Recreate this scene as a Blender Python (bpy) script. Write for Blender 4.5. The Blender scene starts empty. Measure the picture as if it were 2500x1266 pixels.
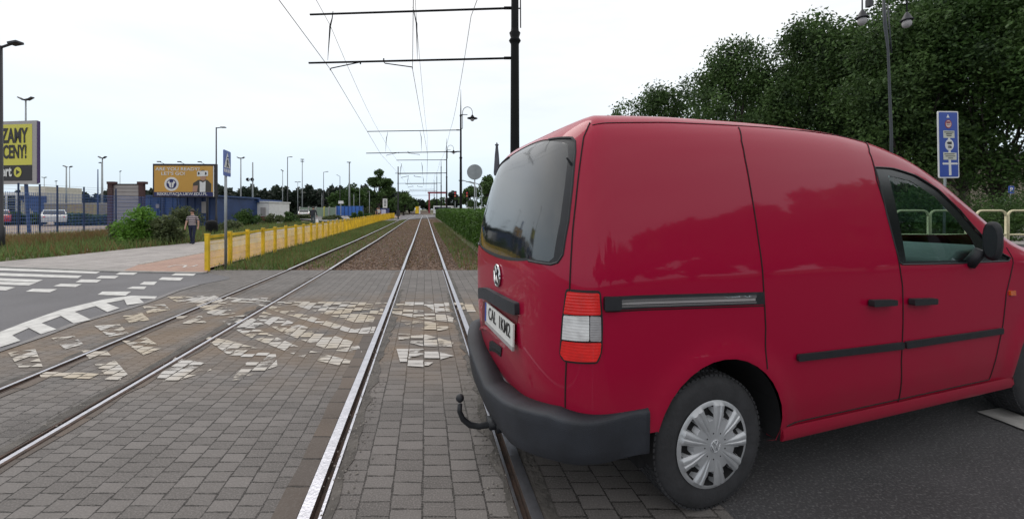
import bpy, bmesh, math, random
import numpy as np
from math import sin, cos, pi, radians, sqrt, atan2
from mathutils import Vector, Matrix
from mathutils.bvhtree import BVHTree
from mathutils.geometry import delaunay_2d_cdt, barycentric_transform
random.seed(7); RNG = np.random.default_rng(7)
SC = bpy.context.scene
C = SC.collection

# ------------------------------------------------------------------ camera, sky, sun, exposure
F, CX, CY, H = 980.0, 1250.0, 521.0, 1.43      # focal length and horizon in photo pixels, eye height
cam_d = bpy.data.cameras.new('camera'); cam = bpy.data.objects.new('camera', cam_d); C.objects.link(cam)
cam.location = (0, 0, H); cam.rotation_euler = (radians(90), 0, 0)
cam_d.sensor_width = 36; cam_d.lens = 36*F/2500; cam_d.shift_y = -(633-CY)/2500
cam_d.clip_start = .05; cam_d.clip_end = 5000
SC.camera = cam
SC.render.resolution_x, SC.render.resolution_y = 1024, 518
SUN_AZ, SUN_EL = radians(-35), radians(52)       # azimuth from +Y towards +X
W = bpy.data.worlds.new('World'); SC.world = W; W.use_nodes = True
nt = W.node_tree; nt.nodes.clear()
N = nt.nodes.new; LK = nt.links.new
wo = N('ShaderNodeOutputWorld'); bg = N('ShaderNodeBackground'); bg.inputs[1].default_value = .1
sky = N('ShaderNodeTexSky'); sky.sky_type = 'NISHITA'; sky.sun_disc = False
sky.sun_elevation = SUN_EL; sky.sun_rotation = SUN_AZ
tc = N('ShaderNodeTexCoord'); sep = N('ShaderNodeSeparateXYZ'); LK(tc.outputs['Generated'], sep.inputs[0])
mp = N('ShaderNodeMapping'); mp.inputs['Scale'].default_value = (1.2, 1.2, 5); LK(tc.outputs['Generated'], mp.inputs[0])
nz = N('ShaderNodeTexNoise'); nz.inputs['Scale'].default_value = 2.2; nz.inputs['Detail'].default_value = 7; nz.inputs['Roughness'].default_value = .55
LK(mp.outputs[0], nz.inputs['Vector'])
rz = N('ShaderNodeValToRGB'); LK(sep.outputs[2], rz.inputs[0])     # cloud brightness by height
els = rz.color_ramp.elements
els[0].position = 0.0; els[0].color = (.64, .76, .87, 1)
els[1].position = .42; els[1].color = (1.0, 1.0, 1.0, 1)
e = els.new(.08); e.color = (.73, .85, .95, 1)
e = els.new(.17); e.color = (.86, .94, 1.0, 1)
mu = N('ShaderNodeVectorMath'); mu.operation = 'SCALE'; mu.inputs['Scale'].default_value = 11.2; LK(rz.outputs[0], mu.inputs[0])
cr = N('ShaderNodeValToRGB'); LK(nz.outputs[0], cr.inputs[0])
cr.color_ramp.elements[0].position = .25; cr.color_ramp.elements[0].color = (.80, .80, .80, 1)
cr.color_ramp.elements[1].position = .62; cr.color_ramp.elements[1].color = (.98, .98, .98, 1)
mx = N('ShaderNodeMix'); mx.data_type = 'RGBA'; LK(cr.outputs[0], mx.inputs[0]); LK(sky.outputs[0], mx.inputs[6]); LK(mu.outputs[0], mx.inputs[7])
LK(mx.outputs[2], bg.inputs[0]); LK(bg.outputs[0], wo.inputs[0])
sd = bpy.data.lights.new('sun', 'SUN'); sd.energy = 1.0; sd.angle = radians(35); sd.color = (1, .96, .9)
so = bpy.data.objects.new('sun', sd); C.objects.link(so)
so.rotation_euler = Vector((-sin(SUN_AZ)*cos(SUN_EL), -cos(SUN_AZ)*cos(SUN_EL), -sin(SUN_EL))).to_track_quat('-Z', 'Y').to_euler()
vs = SC.view_settings; vs.view_transform = 'Standard'; vs.look = 'None'; vs.exposure = 0.0; vs.gamma = 1

# ------------------------------------------------------------------ measuring: terrain and pixel rays
TY = [-100, 10, 20, 32, 54, 80, 100, 130, 170, 260, 900]
TZ = [0, 0, .05, .2, .5, .68, .75, 1.3, 2.9, 4.2, 9]
def zt(y): return float(np.interp(y, TY, TZ))
def at(x, y, Y): return Vector(((x-CX)/F*Y, Y, H-(y-CY)/F*Y))
def G(x, y, dz=0.0):
    """the ground point seen at this place of the photograph"""
    lo = .5
    k = (y-CY)/F
    Y = lo
    while Y < 400:
        if H-k*Y <= zt(Y)+dz: break
        Y += .02 if Y < 30 else .2
    return Vector(((x-CX)/F*Y, Y, zt(Y)+dz))
PHI = math.atan(-213/980)
CP, SP = cos(PHI), -sin(PHI)      # .977, .2124
def OS(o, Y, z=0.0): return Vector(((o-SP*Y)/CP, Y, zt(Y)+z))

# ------------------------------------------------------------------ materials
def mat(name, col, rough=.7, metal=0.0, var=0.0, vscale=3.0, bump=0.0, bscale=40.0, spec=.5, coat=0.0, detail=4, col2=None, coords='Object', alpha=None, trans=0.0, ior=None):
    m = bpy.data.materials.new(name); m.use_nodes = True
    t = m.node_tree; b = t.nodes['Principled BSDF']
    b.inputs['Base Color'].default_value = (*col, 1); b.inputs['Roughness'].default_value = rough
    b.inputs['Metallic'].default_value = metal; b.inputs['Specular IOR Level'].default_value = spec
    if coat: b.inputs['Coat Weight'].default_value = coat; b.inputs['Coat Roughness'].default_value = .04
    if ior: b.inputs['IOR'].default_value = ior
    if trans: b.inputs['Transmission Weight'].default_value = trans
    tcn = t.nodes.new('ShaderNodeTexCoord')
    if var or col2:
        n = t.nodes.new('ShaderNodeTexNoise'); n.inputs['Scale'].default_value = vscale; n.inputs['Detail'].default_value = detail
        n.inputs['Roughness'].default_value = .6
        t.links.new(tcn.outputs[coords], n.inputs['Vector'])
        r = t.nodes.new('ShaderNodeValToRGB'); t.links.new(n.outputs[0], r.inputs[0])
        r.color_ramp.elements[0].position = .32; r.color_ramp.elements[1].position = .68
        c2 = col2 if col2 else tuple(min(1, c*(1+var)) for c in col)
        c1 = col if col2 else tuple(c*(1-var) for c in col)
        r.color_ramp.elements[0].color = (*c1, 1); r.color_ramp.elements[1].color = (*c2, 1)
        t.links.new(r.outputs[0], b.inputs['Base Color'])
    if bump:
        n2 = t.nodes.new('ShaderNodeTexNoise'); n2.inputs['Scale'].default_value = bscale; n2.inputs['Detail'].default_value = 5
        t.links.new(tcn.outputs[coords], n2.inputs['Vector'])
        bn = t.nodes.new('ShaderNodeBump'); bn.inputs['Strength'].default_value = bump; bn.inputs['Distance'].default_value = .02
        t.links.new(n2.outputs[0], bn.inputs['Height']); t.links.new(bn.outputs[0], b.inputs['Normal'])
    return m

def leaf_mat(name, dark, light, scale=.8):
    m = bpy.data.materials.new(name); m.use_nodes = True
    t = m.node_tree; b = t.nodes['Principled BSDF']; b.inputs['Roughness'].default_value = .55; b.inputs['Specular IOR Level'].default_value = .25
    g = t.nodes.new('ShaderNodeNewGeometry')
    n = t.nodes.new('ShaderNodeTexNoise'); n.inputs['Scale'].default_value = scale; n.inputs['Detail'].default_value = 3
    t.links.new(g.outputs['Position'], n.inputs['Vector'])
    n2 = t.nodes.new('ShaderNodeTexNoise'); n2.inputs['Scale'].default_value = scale*12; n2.inputs['Detail'].default_value = 2
    t.links.new(g.outputs['Position'], n2.inputs['Vector'])
    a = t.nodes.new('ShaderNodeMath'); a.operation = 'ADD'; t.links.new(n.outputs[0], a.inputs[0]); t.links.new(n2.outputs[0], a.inputs[1])
    mr = t.nodes.new('ShaderNodeMapRange'); mr.inputs[1].default_value = .75; mr.inputs[2].default_value = 1.25; t.links.new(a.outputs[0], mr.inputs[0])
    x = t.nodes.new('ShaderNodeMix'); x.data_type = 'RGBA'; t.links.new(mr.outputs[0], x.inputs[0])
    x.inputs[6].default_value = (*dark, 1); x.inputs[7].default_value = (*light, 1)
    t.links.new(x.outputs[2], b.inputs['Base Color'])
    tr = t.nodes.new('ShaderNodeBsdfTranslucent'); t.links.new(x.outputs[2], tr.inputs[0])
    ms = t.nodes.new('ShaderNodeMixShader'); ms.inputs[0].default_value = .25
    t.links.new(b.outputs[0], ms.inputs[1]); t.links.new(tr.outputs[0], ms.inputs[2])
    t.links.new(ms.outputs[0], t.nodes['Material Output'].inputs[0])
    return m

def brick_mat(name, c1, c2, cm, bw, rh, mortar=.004, offs=.5, stain=None, bump=.6, paint=None, skew=0.0):
    """paving laid along the rails; stain = (colour, scale, amount); paint = colour that has worn off the joints"""
    m = bpy.data.materials.new(name); m.use_nodes = True
    t = m.node_tree; b = t.nodes['Principled BSDF']; b.inputs['Roughness'].default_value = .8; b.inputs['Specular IOR Level'].default_value = .35
    nn = t.nodes.new; lk = t.links.new
    tcn = nn('ShaderNodeTexCoord')
    def dot(v):
        d = nn('ShaderNodeVectorMath'); d.operation = 'DOT_PRODUCT'; d.inputs[1].default_value = v; lk(tcn.outputs['Object'], d.inputs[0]); return d.outputs['Value']
    cb = nn('ShaderNodeCombineXYZ'); lk(dot((skew, 1/CP, 0)), cb.inputs[0]); lk(dot((CP, SP, 0)), cb.inputs[1])
    wn = nn('ShaderNodeTexNoise'); wn.inputs['Scale'].default_value = 2.5; lk(tcn.outputs['Object'], wn.inputs['Vector'])
    ws = nn('ShaderNodeVectorMath'); ws.operation = 'SCALE'; ws.inputs['Scale'].default_value = .02; lk(wn.outputs['Color'], ws.inputs[0])
    ad = nn('ShaderNodeVectorMath'); lk(cb.outputs[0], ad.inputs[0]); lk(ws.outputs[0], ad.inputs[1])
    br = nn('ShaderNodeTexBrick'); lk(ad.outputs[0], br.inputs['Vector'])
    br.offset = offs; br.inputs['Scale'].default_value = 1; br.inputs['Brick Width'].default_value = bw; br.inputs['Row Height'].default_value = rh
    br.inputs['Mortar Size'].default_value = mortar
    mn = nn('ShaderNodeTexNoise'); mn.inputs['Scale'].default_value = 14; mn.inputs['Detail'].default_value = 4; lk(tcn.outputs['Object'], mn.inputs['Vector'])
    mr_ = nn('ShaderNodeMapRange'); mr_.inputs[1].default_value = .35; mr_.inputs[2].default_value = .7; mr_.inputs[3].default_value = mortar*.6; mr_.inputs[4].default_value = mortar*2.0; lk(mn.outputs[0], mr_.inputs[0]); lk(mr_.outputs[0], br.inputs['Mortar Size'])
    br.inputs['Mortar Smooth'].default_value = .25; br.inputs['Bias'].default_value = -.1
    br.inputs['Color1'].default_value = (*c1, 1); br.inputs['Color2'].default_value = (*c2, 1); br.inputs['Mortar'].default_value = (*cm, 1)
    col = br.outputs['Color']
    def ramp(src, p0, p1):
        r = nn('ShaderNodeMapRange'); r.inputs[1].default_value = p0; r.inputs[2].default_value = p1; lk(src, r.inputs[0]); return r.outputs[0]
    def mixc(f, a, c, fac=1.0):
        x = nn('ShaderNodeMix'); x.data_type = 'RGBA'
        mm = nn('ShaderNodeMath'); mm.operation = 'MULTIPLY'; mm.inputs[1].default_value = fac; lk(f, mm.inputs[0]); lk(mm.outputs[0], x.inputs[0])
        lk(a, x.inputs[6]); x.inputs[7].default_value = (*c, 1); return x.outputs[2]
    n1 = nn('ShaderNodeTexNoise'); n1.inputs['Scale'].default_value = 1.3; n1.inputs['Detail'].default_value = 6; lk(tcn.outputs['Object'], n1.inputs['Vector'])
    col = mixc(ramp(n1.outputs[0], .48, .72), col, tuple(c*.5 for c in c1), .6)
    n3 = nn('ShaderNodeTexNoise'); n3.inputs['Scale'].default_value = 120; n3.inputs['Detail'].default_value = 3; lk(tcn.outputs['Object'], n3.inputs['Vector'])
    col = mixc(ramp(n3.outputs[0], .45, .8), col, tuple(min(1, c*1.9) for c in c2), .5)
    if stain:
        n2 = nn('ShaderNodeTexNoise'); n2.inputs['Scale'].default_value = stain[1]; n2.inputs['Detail'].default_value = 5; lk(tcn.outputs['Object'], n2.inputs['Vector'])
        # rust and grit gather where the wheels brake: a band across the crossing
        sy = nn('ShaderNodeSeparateXYZ'); lk(tcn.outputs['Object'], sy.inputs[0])
        w1 = ramp(sy.outputs[1], 3.0, 4.3); w2 = ramp(sy.outputs[1], 7.4, 6.2)
        m1 = nn('ShaderNodeMath'); m1.operation = 'MULTIPLY'; lk(w1, m1.inputs[0]); lk(w2, m1.inputs[1])
        m2 = nn('ShaderNodeMath'); m2.operation = 'MULTIPLY'; lk(m1.outputs[0], m2.inputs[0]); lk(ramp(n2.outputs[0], .35, .6), m2.inputs[1])
        col = mixc(m2.outputs[0], col, stain[0], stain[2])
    if paint:
        np_ = nn('ShaderNodeTexNoise'); np_.inputs['Scale'].default_value = 3.2; np_.inputs['Detail'].default_value = 7; np_.inputs['Roughness'].default_value = .55; lk(tcn.outputs['Object'], np_.inputs['Vector'])
        inv = nn('ShaderNodeMath'); inv.operation = 'SUBTRACT'; inv.inputs[0].default_value = 1; lk(br.outputs['Fac'], inv.inputs[1])
        mm = nn('ShaderNodeMath'); mm.operation = 'MULTIPLY'; b2 = nn('ShaderNodeTexBrick'); lk(ad.outputs[0], b2.inputs['Vector']); b2.offset = offs
        for k_, v_ in (('Scale', 1), ('Brick Width', bw), ('Row Height', rh), ('Mortar Size', mortar), ('Bias', 0)): b2.inputs[k_].default_value = v_
        b2.inputs['Color1'].default_value = (0, 0, 0, 1); b2.inputs['Color2'].default_value = (1, 1, 1, 1); b2.inputs['Mortar'].default_value = (0, 0, 0, 1)
        sm = nn('ShaderNodeMath'); sm.operation = 'MULTIPLY_ADD'; sm.inputs[1].default_value = .55; lk(b2.outputs['Color'], sm.inputs[0]); lk(np_.outputs[0], sm.inputs[2])
        lk(ramp(sm.outputs[0], .66, .74), mm.inputs[0]); lk(inv.outputs[0], mm.inputs[1])
        ny = nn('ShaderNodeTexNoise'); ny.inputs['Scale'].default_value = 1.1; lk(tcn.outputs['Object'], ny.inputs['Vector'])
        pc = nn('ShaderNodeMix'); pc.data_type = 'RGBA'; lk(ramp(ny.outputs[0], .42, .6), pc.inputs[0]); pc.inputs[6].default_value = (*paint, 1); pc.inputs[7].default_value = (.44, .38, .30, 1)
        col = pc.outputs[2]; lk(mm.outputs[0], b.inputs['Alpha'])
    lk(col, b.inputs['Base Color'])
    bn = nn('ShaderNodeBump'); bn.invert = True; bn.inputs['Strength'].default_value = bump; bn.inputs['Distance'].default_value = .006
    lk(br.outputs['Fac'], bn.inputs['Height'])
    bn2 = nn('ShaderNodeBump'); bn2.inputs['Strength'].default_value = .35; bn2.inputs['Distance'].default_value = .004
    lk(n3.outputs[0], bn2.inputs['Height']); lk(bn.outputs[0], bn2.inputs['Normal']); lk(bn2.outputs[0], b.inputs['Normal'])
    return m

M = {}
M['paver'] = brick_mat('concrete_pavers', (.114, .104, .099), (.166, .152, .145), (.026, .023, .021), .100, .152, .0042, stain=((.19, .125, .07), 1.6, .55), skew=0)
M['paver_left'] = brick_mat('small_pavers', (.114, .104, .099), (.166, .152, .145), (.026, .023, .021), .088, .128, .004, stain=((.19, .125, .07), 1.6, .55))
M['paint'] = brick_mat('worn_paint_on_pavers', (.114, .104, .099), (.166, .152, .145), (.026, .023, .021), .088, .128, .0045, paint=(.48, .46, .44))
M['paint_mid'] = brick_mat('worn_paint_on_large_pavers', (.114, .104, .099), (.166, .152, .145), (.026, .023, .021), .100, .152, .0042, paint=(.48, .46, .44))
M['slab'] = brick_mat('brown_slabs', (.135, .105, .085), (.085, .075, .07), (.02, .018, .016), .24, 5, .006)
M['footpath'] = brick_mat('footpath_pavers', (.27, .25, .24), (.34, .31, .30), (.15, .14, .13), .4, .4, .01, bump=.2)
M['redpath'] = brick_mat('red_path_pavers', (.33, .20, .16), (.38, .25, .19), (.2, .14, .12), .2, .1, .008, bump=.2)
M['asphalt'] = mat('asphalt', (.050, .048, .051), .85, var=.25, vscale=1.2, bump=.5, bscale=90, detail=8)
M['asphalt_old'] = mat('grey_asphalt', (.120, .116, .124), .85, var=.14, vscale=.8, bump=.3, bscale=90, detail=8)
def speckle(m, scale, amt, col):
    t = m.node_tree; b = t.nodes['Principled BSDF']; src = b.inputs['Base Color'].links[0].from_socket
    n = t.nodes.new('ShaderNodeTexNoise'); n.inputs['Scale'].default_value = scale; n.inputs['Detail'].default_value = 3
    t.links.new(t.nodes['Texture Coordinate'].outputs['Object'], n.inputs['Vector'])
    r = t.nodes.new('ShaderNodeMapRange'); r.inputs[1].default_value = .52; r.inputs[2].default_value = .72; r.inputs[4].default_value = amt; t.links.new(n.outputs[0], r.inputs[0])
    x = t.nodes.new('ShaderNodeMix'); x.data_type = 'RGBA'; t.links.new(r.outputs[0], x.inputs[0]); t.links.new(src, x.inputs[6]); x.inputs[7].default_value = (*col, 1)
    t.links.new(x.outputs[2], b.inputs['Base Color'])
speckle(M['asphalt'], 75, .6, (.19, .185, .185)); speckle(M['asphalt_old'], 100, .4, (.24, .23, .23))
M['patch'] = mat('tar_strip', (.085, .077, .070), .9, var=.45, vscale=7, bump=.8, bscale=30, detail=8)
M['roadpaint'] = mat('white_road_paint', (.40, .39, .38), .7, col2=(.62, .61, .59), vscale=7, detail=9)
M['earth'] = mat('earth', (.13, .105, .07), .95, col2=(.08, .09, .035), vscale=.7, bump=.4, bscale=12)
M['ballastbed'] = mat('track_bed', (.065, .04, .028), .95, col2=(.12, .085, .06), vscale=5, bump=1, bscale=25, detail=8)
M['dirt'] = mat('sandy_lot', (.30, .235, .18), .95, var=.18, vscale=.3, bump=.2, bscale=8)
M['stone'] = mat('ballast_stone', (.10, .055, .035), .9, col2=(.24, .17, .13), vscale=9, detail=2)
M['steel'] = mat('worn_rail_steel', (.42, .42, .46), .36, .9, var=.12, vscale=14, bump=.15, bscale=60)
M['rust'] = mat('rusty_rail', (.10, .06, .045), .85, .1, col2=(.045, .035, .03), vscale=12, bump=.4)
M['black'] = mat('black_paint', (.006, .006, .007), .7, var=.2, spec=.2)
M['darkpost'] = mat('dark_steel', (.03, .03, .036), .5, .2, var=.2)
M['galv'] = mat('galvanised_steel', (.30, .32, .33), .5, .5, var=.12, vscale=2)
M['wire'] = mat('wire', (.05, .05, .05), .6)
M['yellow'] = mat('yellow_fence_paint', (.74, .49, .015), .55, var=.3, vscale=2.5, detail=8)
M['bluefence'] = mat('blue_fence_paint', (.022, .055, .16), .5, var=.15)
M['bluepost'] = mat('dark_blue_post', (.014, .035, .10), .6, var=.2)
M['bluemesh'] = mat('blue_mesh_paint', (.03, .10, .32), .5, var=.15)
M['bluewall'] = mat('blue_sheet_wall', (.030, .062, .17), .6, var=.3, vscale=.8, detail=8)
M['white'] = mat('white_paint', (.7, .7, .7), .6, var=.06)
M['offwhite'] = mat('cream_render', (.55, .52, .45), .8, var=.08)
M['cream'] = mat('cream_tube', (.62, .56, .36), .45, var=.1)
M['brown'] = mat('brown_brick', (.07, .035, .035), .8, var=.2, vscale=4)
M['greypanel'] = mat('grey_panel', (.36, .34, .34), .7, var=.05)
M['redpaint'] = mat('red_steel', (.24, .012, .03), .5)
M['orange'] = mat('ochre_poster', (.56, .31, .06), .6, var=.05, vscale=.5)
M['navy'] = mat('navy_poster', (.02, .025, .12), .6)
M['signblue'] = mat('sign_blue', (.006, .05, .35), .4)
M['lime'] = mat('yellow_green_poster', (.60, .56, .08), .6)
M['posterblack'] = mat('black_poster', (.018, .016, .02), .6)
M['skin'] = mat('skin', (.46, .27, .2), .6)
M['hair'] = mat('dark_hair', (.025, .018, .014), .7)
M['bark'] = mat('bark', (.045, .035, .03), .9, var=.3, vscale=6, bump=.7, bscale=20)
M['leaf'] = leaf_mat('dark_leaves', (.012, .027, .010), (.105, .18, .05), .5)
M['leaf2'] = leaf_mat('mid_green_leaves', (.025, .055, .015), (.08, .15, .035), .8)
M['leafbright'] = leaf_mat('bright_leaves', (.06, .15, .02), (.17, .33, .05), 2)
M['leafpine'] = leaf_mat('pine_needles', (.010, .018, .014), (.030, .045, .028), .25)
M['leafpale'] = leaf_mat('pale_shrub_leaves', (.05, .07, .03), (.15, .18, .08), 1.5)
M['grass'] = leaf_mat('grass_blades', (.07, .13, .03), (.20, .26, .09), 1.3)
M['drygrass'] = leaf_mat('dry_weeds', (.12, .06, .025), (.26, .18, .08), 1.2)
M['hedgeleaf'] = leaf_mat('hedge_leaves', (.03, .075, .012), (.10, .20, .03), 3)

# ------------------------------------------------------------------ mesh helpers
def link(name, me, parent=None):
    o = bpy.data.objects.new(name, me); C.objects.link(o)
    if parent: o.parent = parent
    return o
def tag(o, label=None, cat=None, group=None, kind=None):
    if label: o['label'] = label
    if cat: o['category'] = cat
    if group: o['group'] = group
    if kind: o['kind'] = kind
    return o
def empty(name, loc=(0, 0, 0), rz=0.0, **k):
    o = bpy.data.objects.new(name, None); C.objects.link(o); o.location = loc; o.rotation_euler = (0, 0, rz)
    o.empty_display_size = .2
    return tag(o, **k)
class MB:
    def __init__(s): s.v = []; s.f = []; s.mi = []; s.cur = 0
    def add(s, vs, fs):
        b = len(s.v); s.v += [tuple(p) for p in vs]; s.f += [tuple(b+i for i in f) for f in fs]; s.mi += [s.cur]*len(fs); return s
    def m(s, i): s.cur = i; return s
    def box(s, c, d, rz=0.0, M4=None):
        c = Vector(c); hx, hy, hz = d[0]/2, d[1]/2, d[2]/2
        R = Matrix.Rotation(rz, 3, 'Z') if M4 is None else M4
        P = [c+R@Vector((x*hx, y*hy, z*hz)) for x, y, z in ((-1, -1, -1), (1, -1, -1), (1, 1, -1), (-1, 1, -1), (-1, -1, 1), (1, -1, 1), (1, 1, 1), (-1, 1, 1))]
        return s.add(P, [(0, 3, 2, 1), (4, 5, 6, 7), (0, 1, 5, 4), (1, 2, 6, 5), (2, 3, 7, 6), (3, 0, 4, 7)])
    def tube(s, pts, r, n=8, caps=True):
        pts = [Vector(p) for p in pts]; k = len(pts)
        rs = r if isinstance(r, (list, tuple)) else [r]*k
        V = []; up = None
        for i, p in enumerate(pts):
            d = (pts[min(i+1, k-1)]-pts[max(i-1, 0)]).normalized()
            if up is None: up = Vector((0, 0, 1)) if abs(d.z) < .9 else Vector((1, 0, 0))
            a = d.cross(up).normalized(); b = a.cross(d).normalized(); up = b
            V += [p+rs[i]*(a*cos(2*pi*j/n)+b*sin(2*pi*j/n)) for j in range(n)]
        fs = [(i*n+j, i*n+(j+1) % n, (i+1)*n+(j+1) % n, (i+1)*n+j) for i in range(k-1) for j in range(n)]
        if caps: fs += [tuple(range(n-1, -1, -1)), tuple(range((k-1)*n, k*n))]
        return s.add(V, fs)
    def lathe(s, c, prof, n=16, axis=None):
        c = Vector(c); Q = Matrix.Identity(3) if axis is None else Vector(axis).to_track_quat('Z', 'Y').to_matrix()
        V = [c+Q@Vector((r*cos(2*pi*j/n), r*sin(2*pi*j/n), z)) for r, z in prof for j in range(n)]
        k = len(prof)
        return s.add(V, [(i*n+j, i*n+(j+1) % n, (i+1)*n+(j+1) % n, (i+1)*n+j) for i in range(k-1) for j in range(n)])
    def prism(s, pts, d):
        """polygon pts (3D, planar) pushed back by vector d"""
        pts = [Vector(p) for p in pts]; d = Vector(d); n = len(pts)
        return s.add(pts+[p+d for p in pts], [tuple(range(n)), tuple(range(2*n-1, n-1, -1))]+[(i, i+n, (i+1) % n+n, (i+1) % n) for i in range(n)])
    def ball(s, c, r, n=10, sc=(1, 1, 1)):
        V = []; c = Vector(c)
        for i in range(n//2+1):
            a = pi*i/(n//2)
            V += [c+r*Vector((sc[0]*sin(a)*cos(2*pi*j/n), sc[1]*sin(a)*sin(2*pi*j/n), sc[2]*cos(a))) for j in range(n)]
        return s.add(V, [(i*n+j, (i+1)*n+j, (i+1)*n+(j+1) % n, i*n+(j+1) % n) for i in range(n//2) for j in range(n)])
    def build(s, name, mats, parent=None, smooth=False, **k):
        me = bpy.data.meshes.new(name); me.from_pydata(s.v, [], s.f)
        mats = mats if isinstance(mats, (list, tuple)) else [mats]
        for m_ in mats: me.materials.append(m_)
        if len(mats) > 1: me.polygons.foreach_set('material_index', s.mi)
        if smooth: me.polygons.foreach_set('use_smooth', [True]*len(me.polygons))
        me.update()
        return tag(link(name, me, parent), **k)
def autosmooth(o, ang=40):
    o.data.polygons.foreach_set('use_smooth', [True]*len(o.data.polygons))
    try: o.data.set_sharp_from_angle(angle=radians(ang))
    except Exception: pass
    return o
def bevel(o, w=.01, seg=2):
    md = o.modifiers.new('bevel', 'BEVEL'); md.width = w; md.segments = seg; md.limit_method = 'ANGLE'; return o
def inpoly(p, poly):
    x, y = p; r = False; n = len(poly); j = n-1
    for i in range(n):
        xi, yi = poly[i][0], poly[i][1]; xj, yj = poly[j][0], poly[j][1]
        if (yi > y) != (yj > y) and x < (xj-xi)*(y-yi)/(yj-yi)+xi: r = not r
        j = i
    return r
def sheet(name, poly, dz, m, **k):
    """flat ground piece that follows the terrain, cut at the terrain's breaks"""
    bm = bmesh.new()
    bm.faces.new([bm.verts.new((p[0], p[1], 0)) for p in poly])
    for Y in TY[1:-1]+[15, 26, 43, 67, 90, 115, 150, 210]:
        g = bm.verts[:]+bm.edges[:]+bm.faces[:]
        bmesh.ops.bisect_plane(bm, geom=g, plane_co=(0, Y, 0), plane_no=(0, 1, 0))
    for v in bm.verts: v.co.z = zt(v.co.y)+dz
    bmesh.ops.triangulate(bm, faces=bm.faces[:])
    bmesh.ops.recalc_face_normals(bm, faces=bm.faces[:])
    if bm.faces and sum(f.normal.z for f in bm.faces) < 0: bmesh.ops.reverse_faces(bm, faces=bm.faces[:])
    me = bpy.data.meshes.new(name); bm.to_mesh(me); bm.free(); me.materials.append(m)
    return tag(link(name, me), **k)
FONT_CACHE = {}
def text(s, size, m, parent, origin, xdir, updir, name='lettering', bold=.0, sx=1.0, align='CENTER', depth=.002, off=.004):
    cu = bpy.data.curves.new('t', 'FONT'); cu.body = s; cu.size = size; cu.align_x = align; cu.align_y = 'CENTER'; cu.offset = bold*size; cu.extrude = depth
    cu.resolution_u = 3
    o = bpy.data.objects.new('t', cu); C.objects.link(o)
    dg = bpy.context.evaluated_depsgraph_get(); me = bpy.data.meshes.new_from_object(o.evaluated_get(dg))
    bpy.data.objects.remove(o); bpy.data.curves.remove(cu)
    x = Vector(xdir).normalized(); u = Vector(updir).normalized(); n = x.cross(u)
    me.transform(Matrix((( *(x*sx), 0), (*u, 0), (*n, 0), (0, 0, 0, 1))).transposed())
    me.transform(Matrix.Translation(Vector(origin)+n*off)); me.materials.clear(); me.materials.append(m)
    r = link(name, me, parent)
    if parent: r.matrix_parent_inverse = Matrix.Identity(4)
    return r
def arrays_mesh(name, V, quads, mats, mi=None, parent=None, tris=False, **k):
    me = bpy.data.meshes.new(name); nV = len(V); nF = len(quads); kk = 3 if tris else 4
    me.vertices.add(nV); me.vertices.foreach_set('co', np.asarray(V, np.float32).ravel())
    me.loops.add(nF*kk); me.loops.foreach_set('vertex_index', np.asarray(quads, np.int32).ravel())
    me.polygons.add(nF); me.polygons.foreach_set('loop_start', np.arange(nF, dtype=np.int32)*kk)
    try: me.polygons.foreach_set('loop_total', np.full(nF, kk, np.int32))
    except Exception: pass
    for m_ in (mats if isinstance(mats, (list, tuple)) else [mats]): me.materials.append(m_)
    if mi is not None: me.polygons.foreach_set('material_index', np.asarray(mi, np.int32))
    me.update(calc_edges=True); me.validate()
    return tag(link(name, me, parent), **k)

# ------------------------------------------------------------------ plants
def leaves(P, size, name, m, parent=None, **k):
    """one rhombic leaf per point, randomly turned"""
    n = len(P); a = RNG.normal(size=(n, 3)); a /= np.linalg.norm(a, axis=1)[:, None]
    b = RNG.normal(size=(n, 3)); b -= a*(a*b).sum(1)[:, None]; b /= np.linalg.norm(b, axis=1)[:, None]
    s = (size*RNG.uniform(.6, 1.3, n))[:, None]; P = np.asarray(P)
    V = np.stack([P-a*s, P+b*s*.5, P+a*s, P-b*s*.5], 1).reshape(-1, 3)
    return arrays_mesh(name, V, np.arange(4*n).reshape(-1, 4), m, parent=parent, **k)
def crown_points(blobs, n):
    w = np.array([b[3]**2 for b in blobs]); w = w/w.sum(); cnt = RNG.multinomial(n, w); out = []
    for (x, y, z, r), c in zip(blobs, cnt):
        d = RNG.normal(size=(c, 3)); d /= np.linalg.norm(d, axis=1)[:, None]
        rr = r*RNG.uniform(0.35, 1.0, c)**.45*(1+.18*RNG.normal(size=c))
        out.append(np.array([x, y, z])+d*rr[:, None]*np.array([1, 1, .8]))
    return np.concatenate(out)
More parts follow.
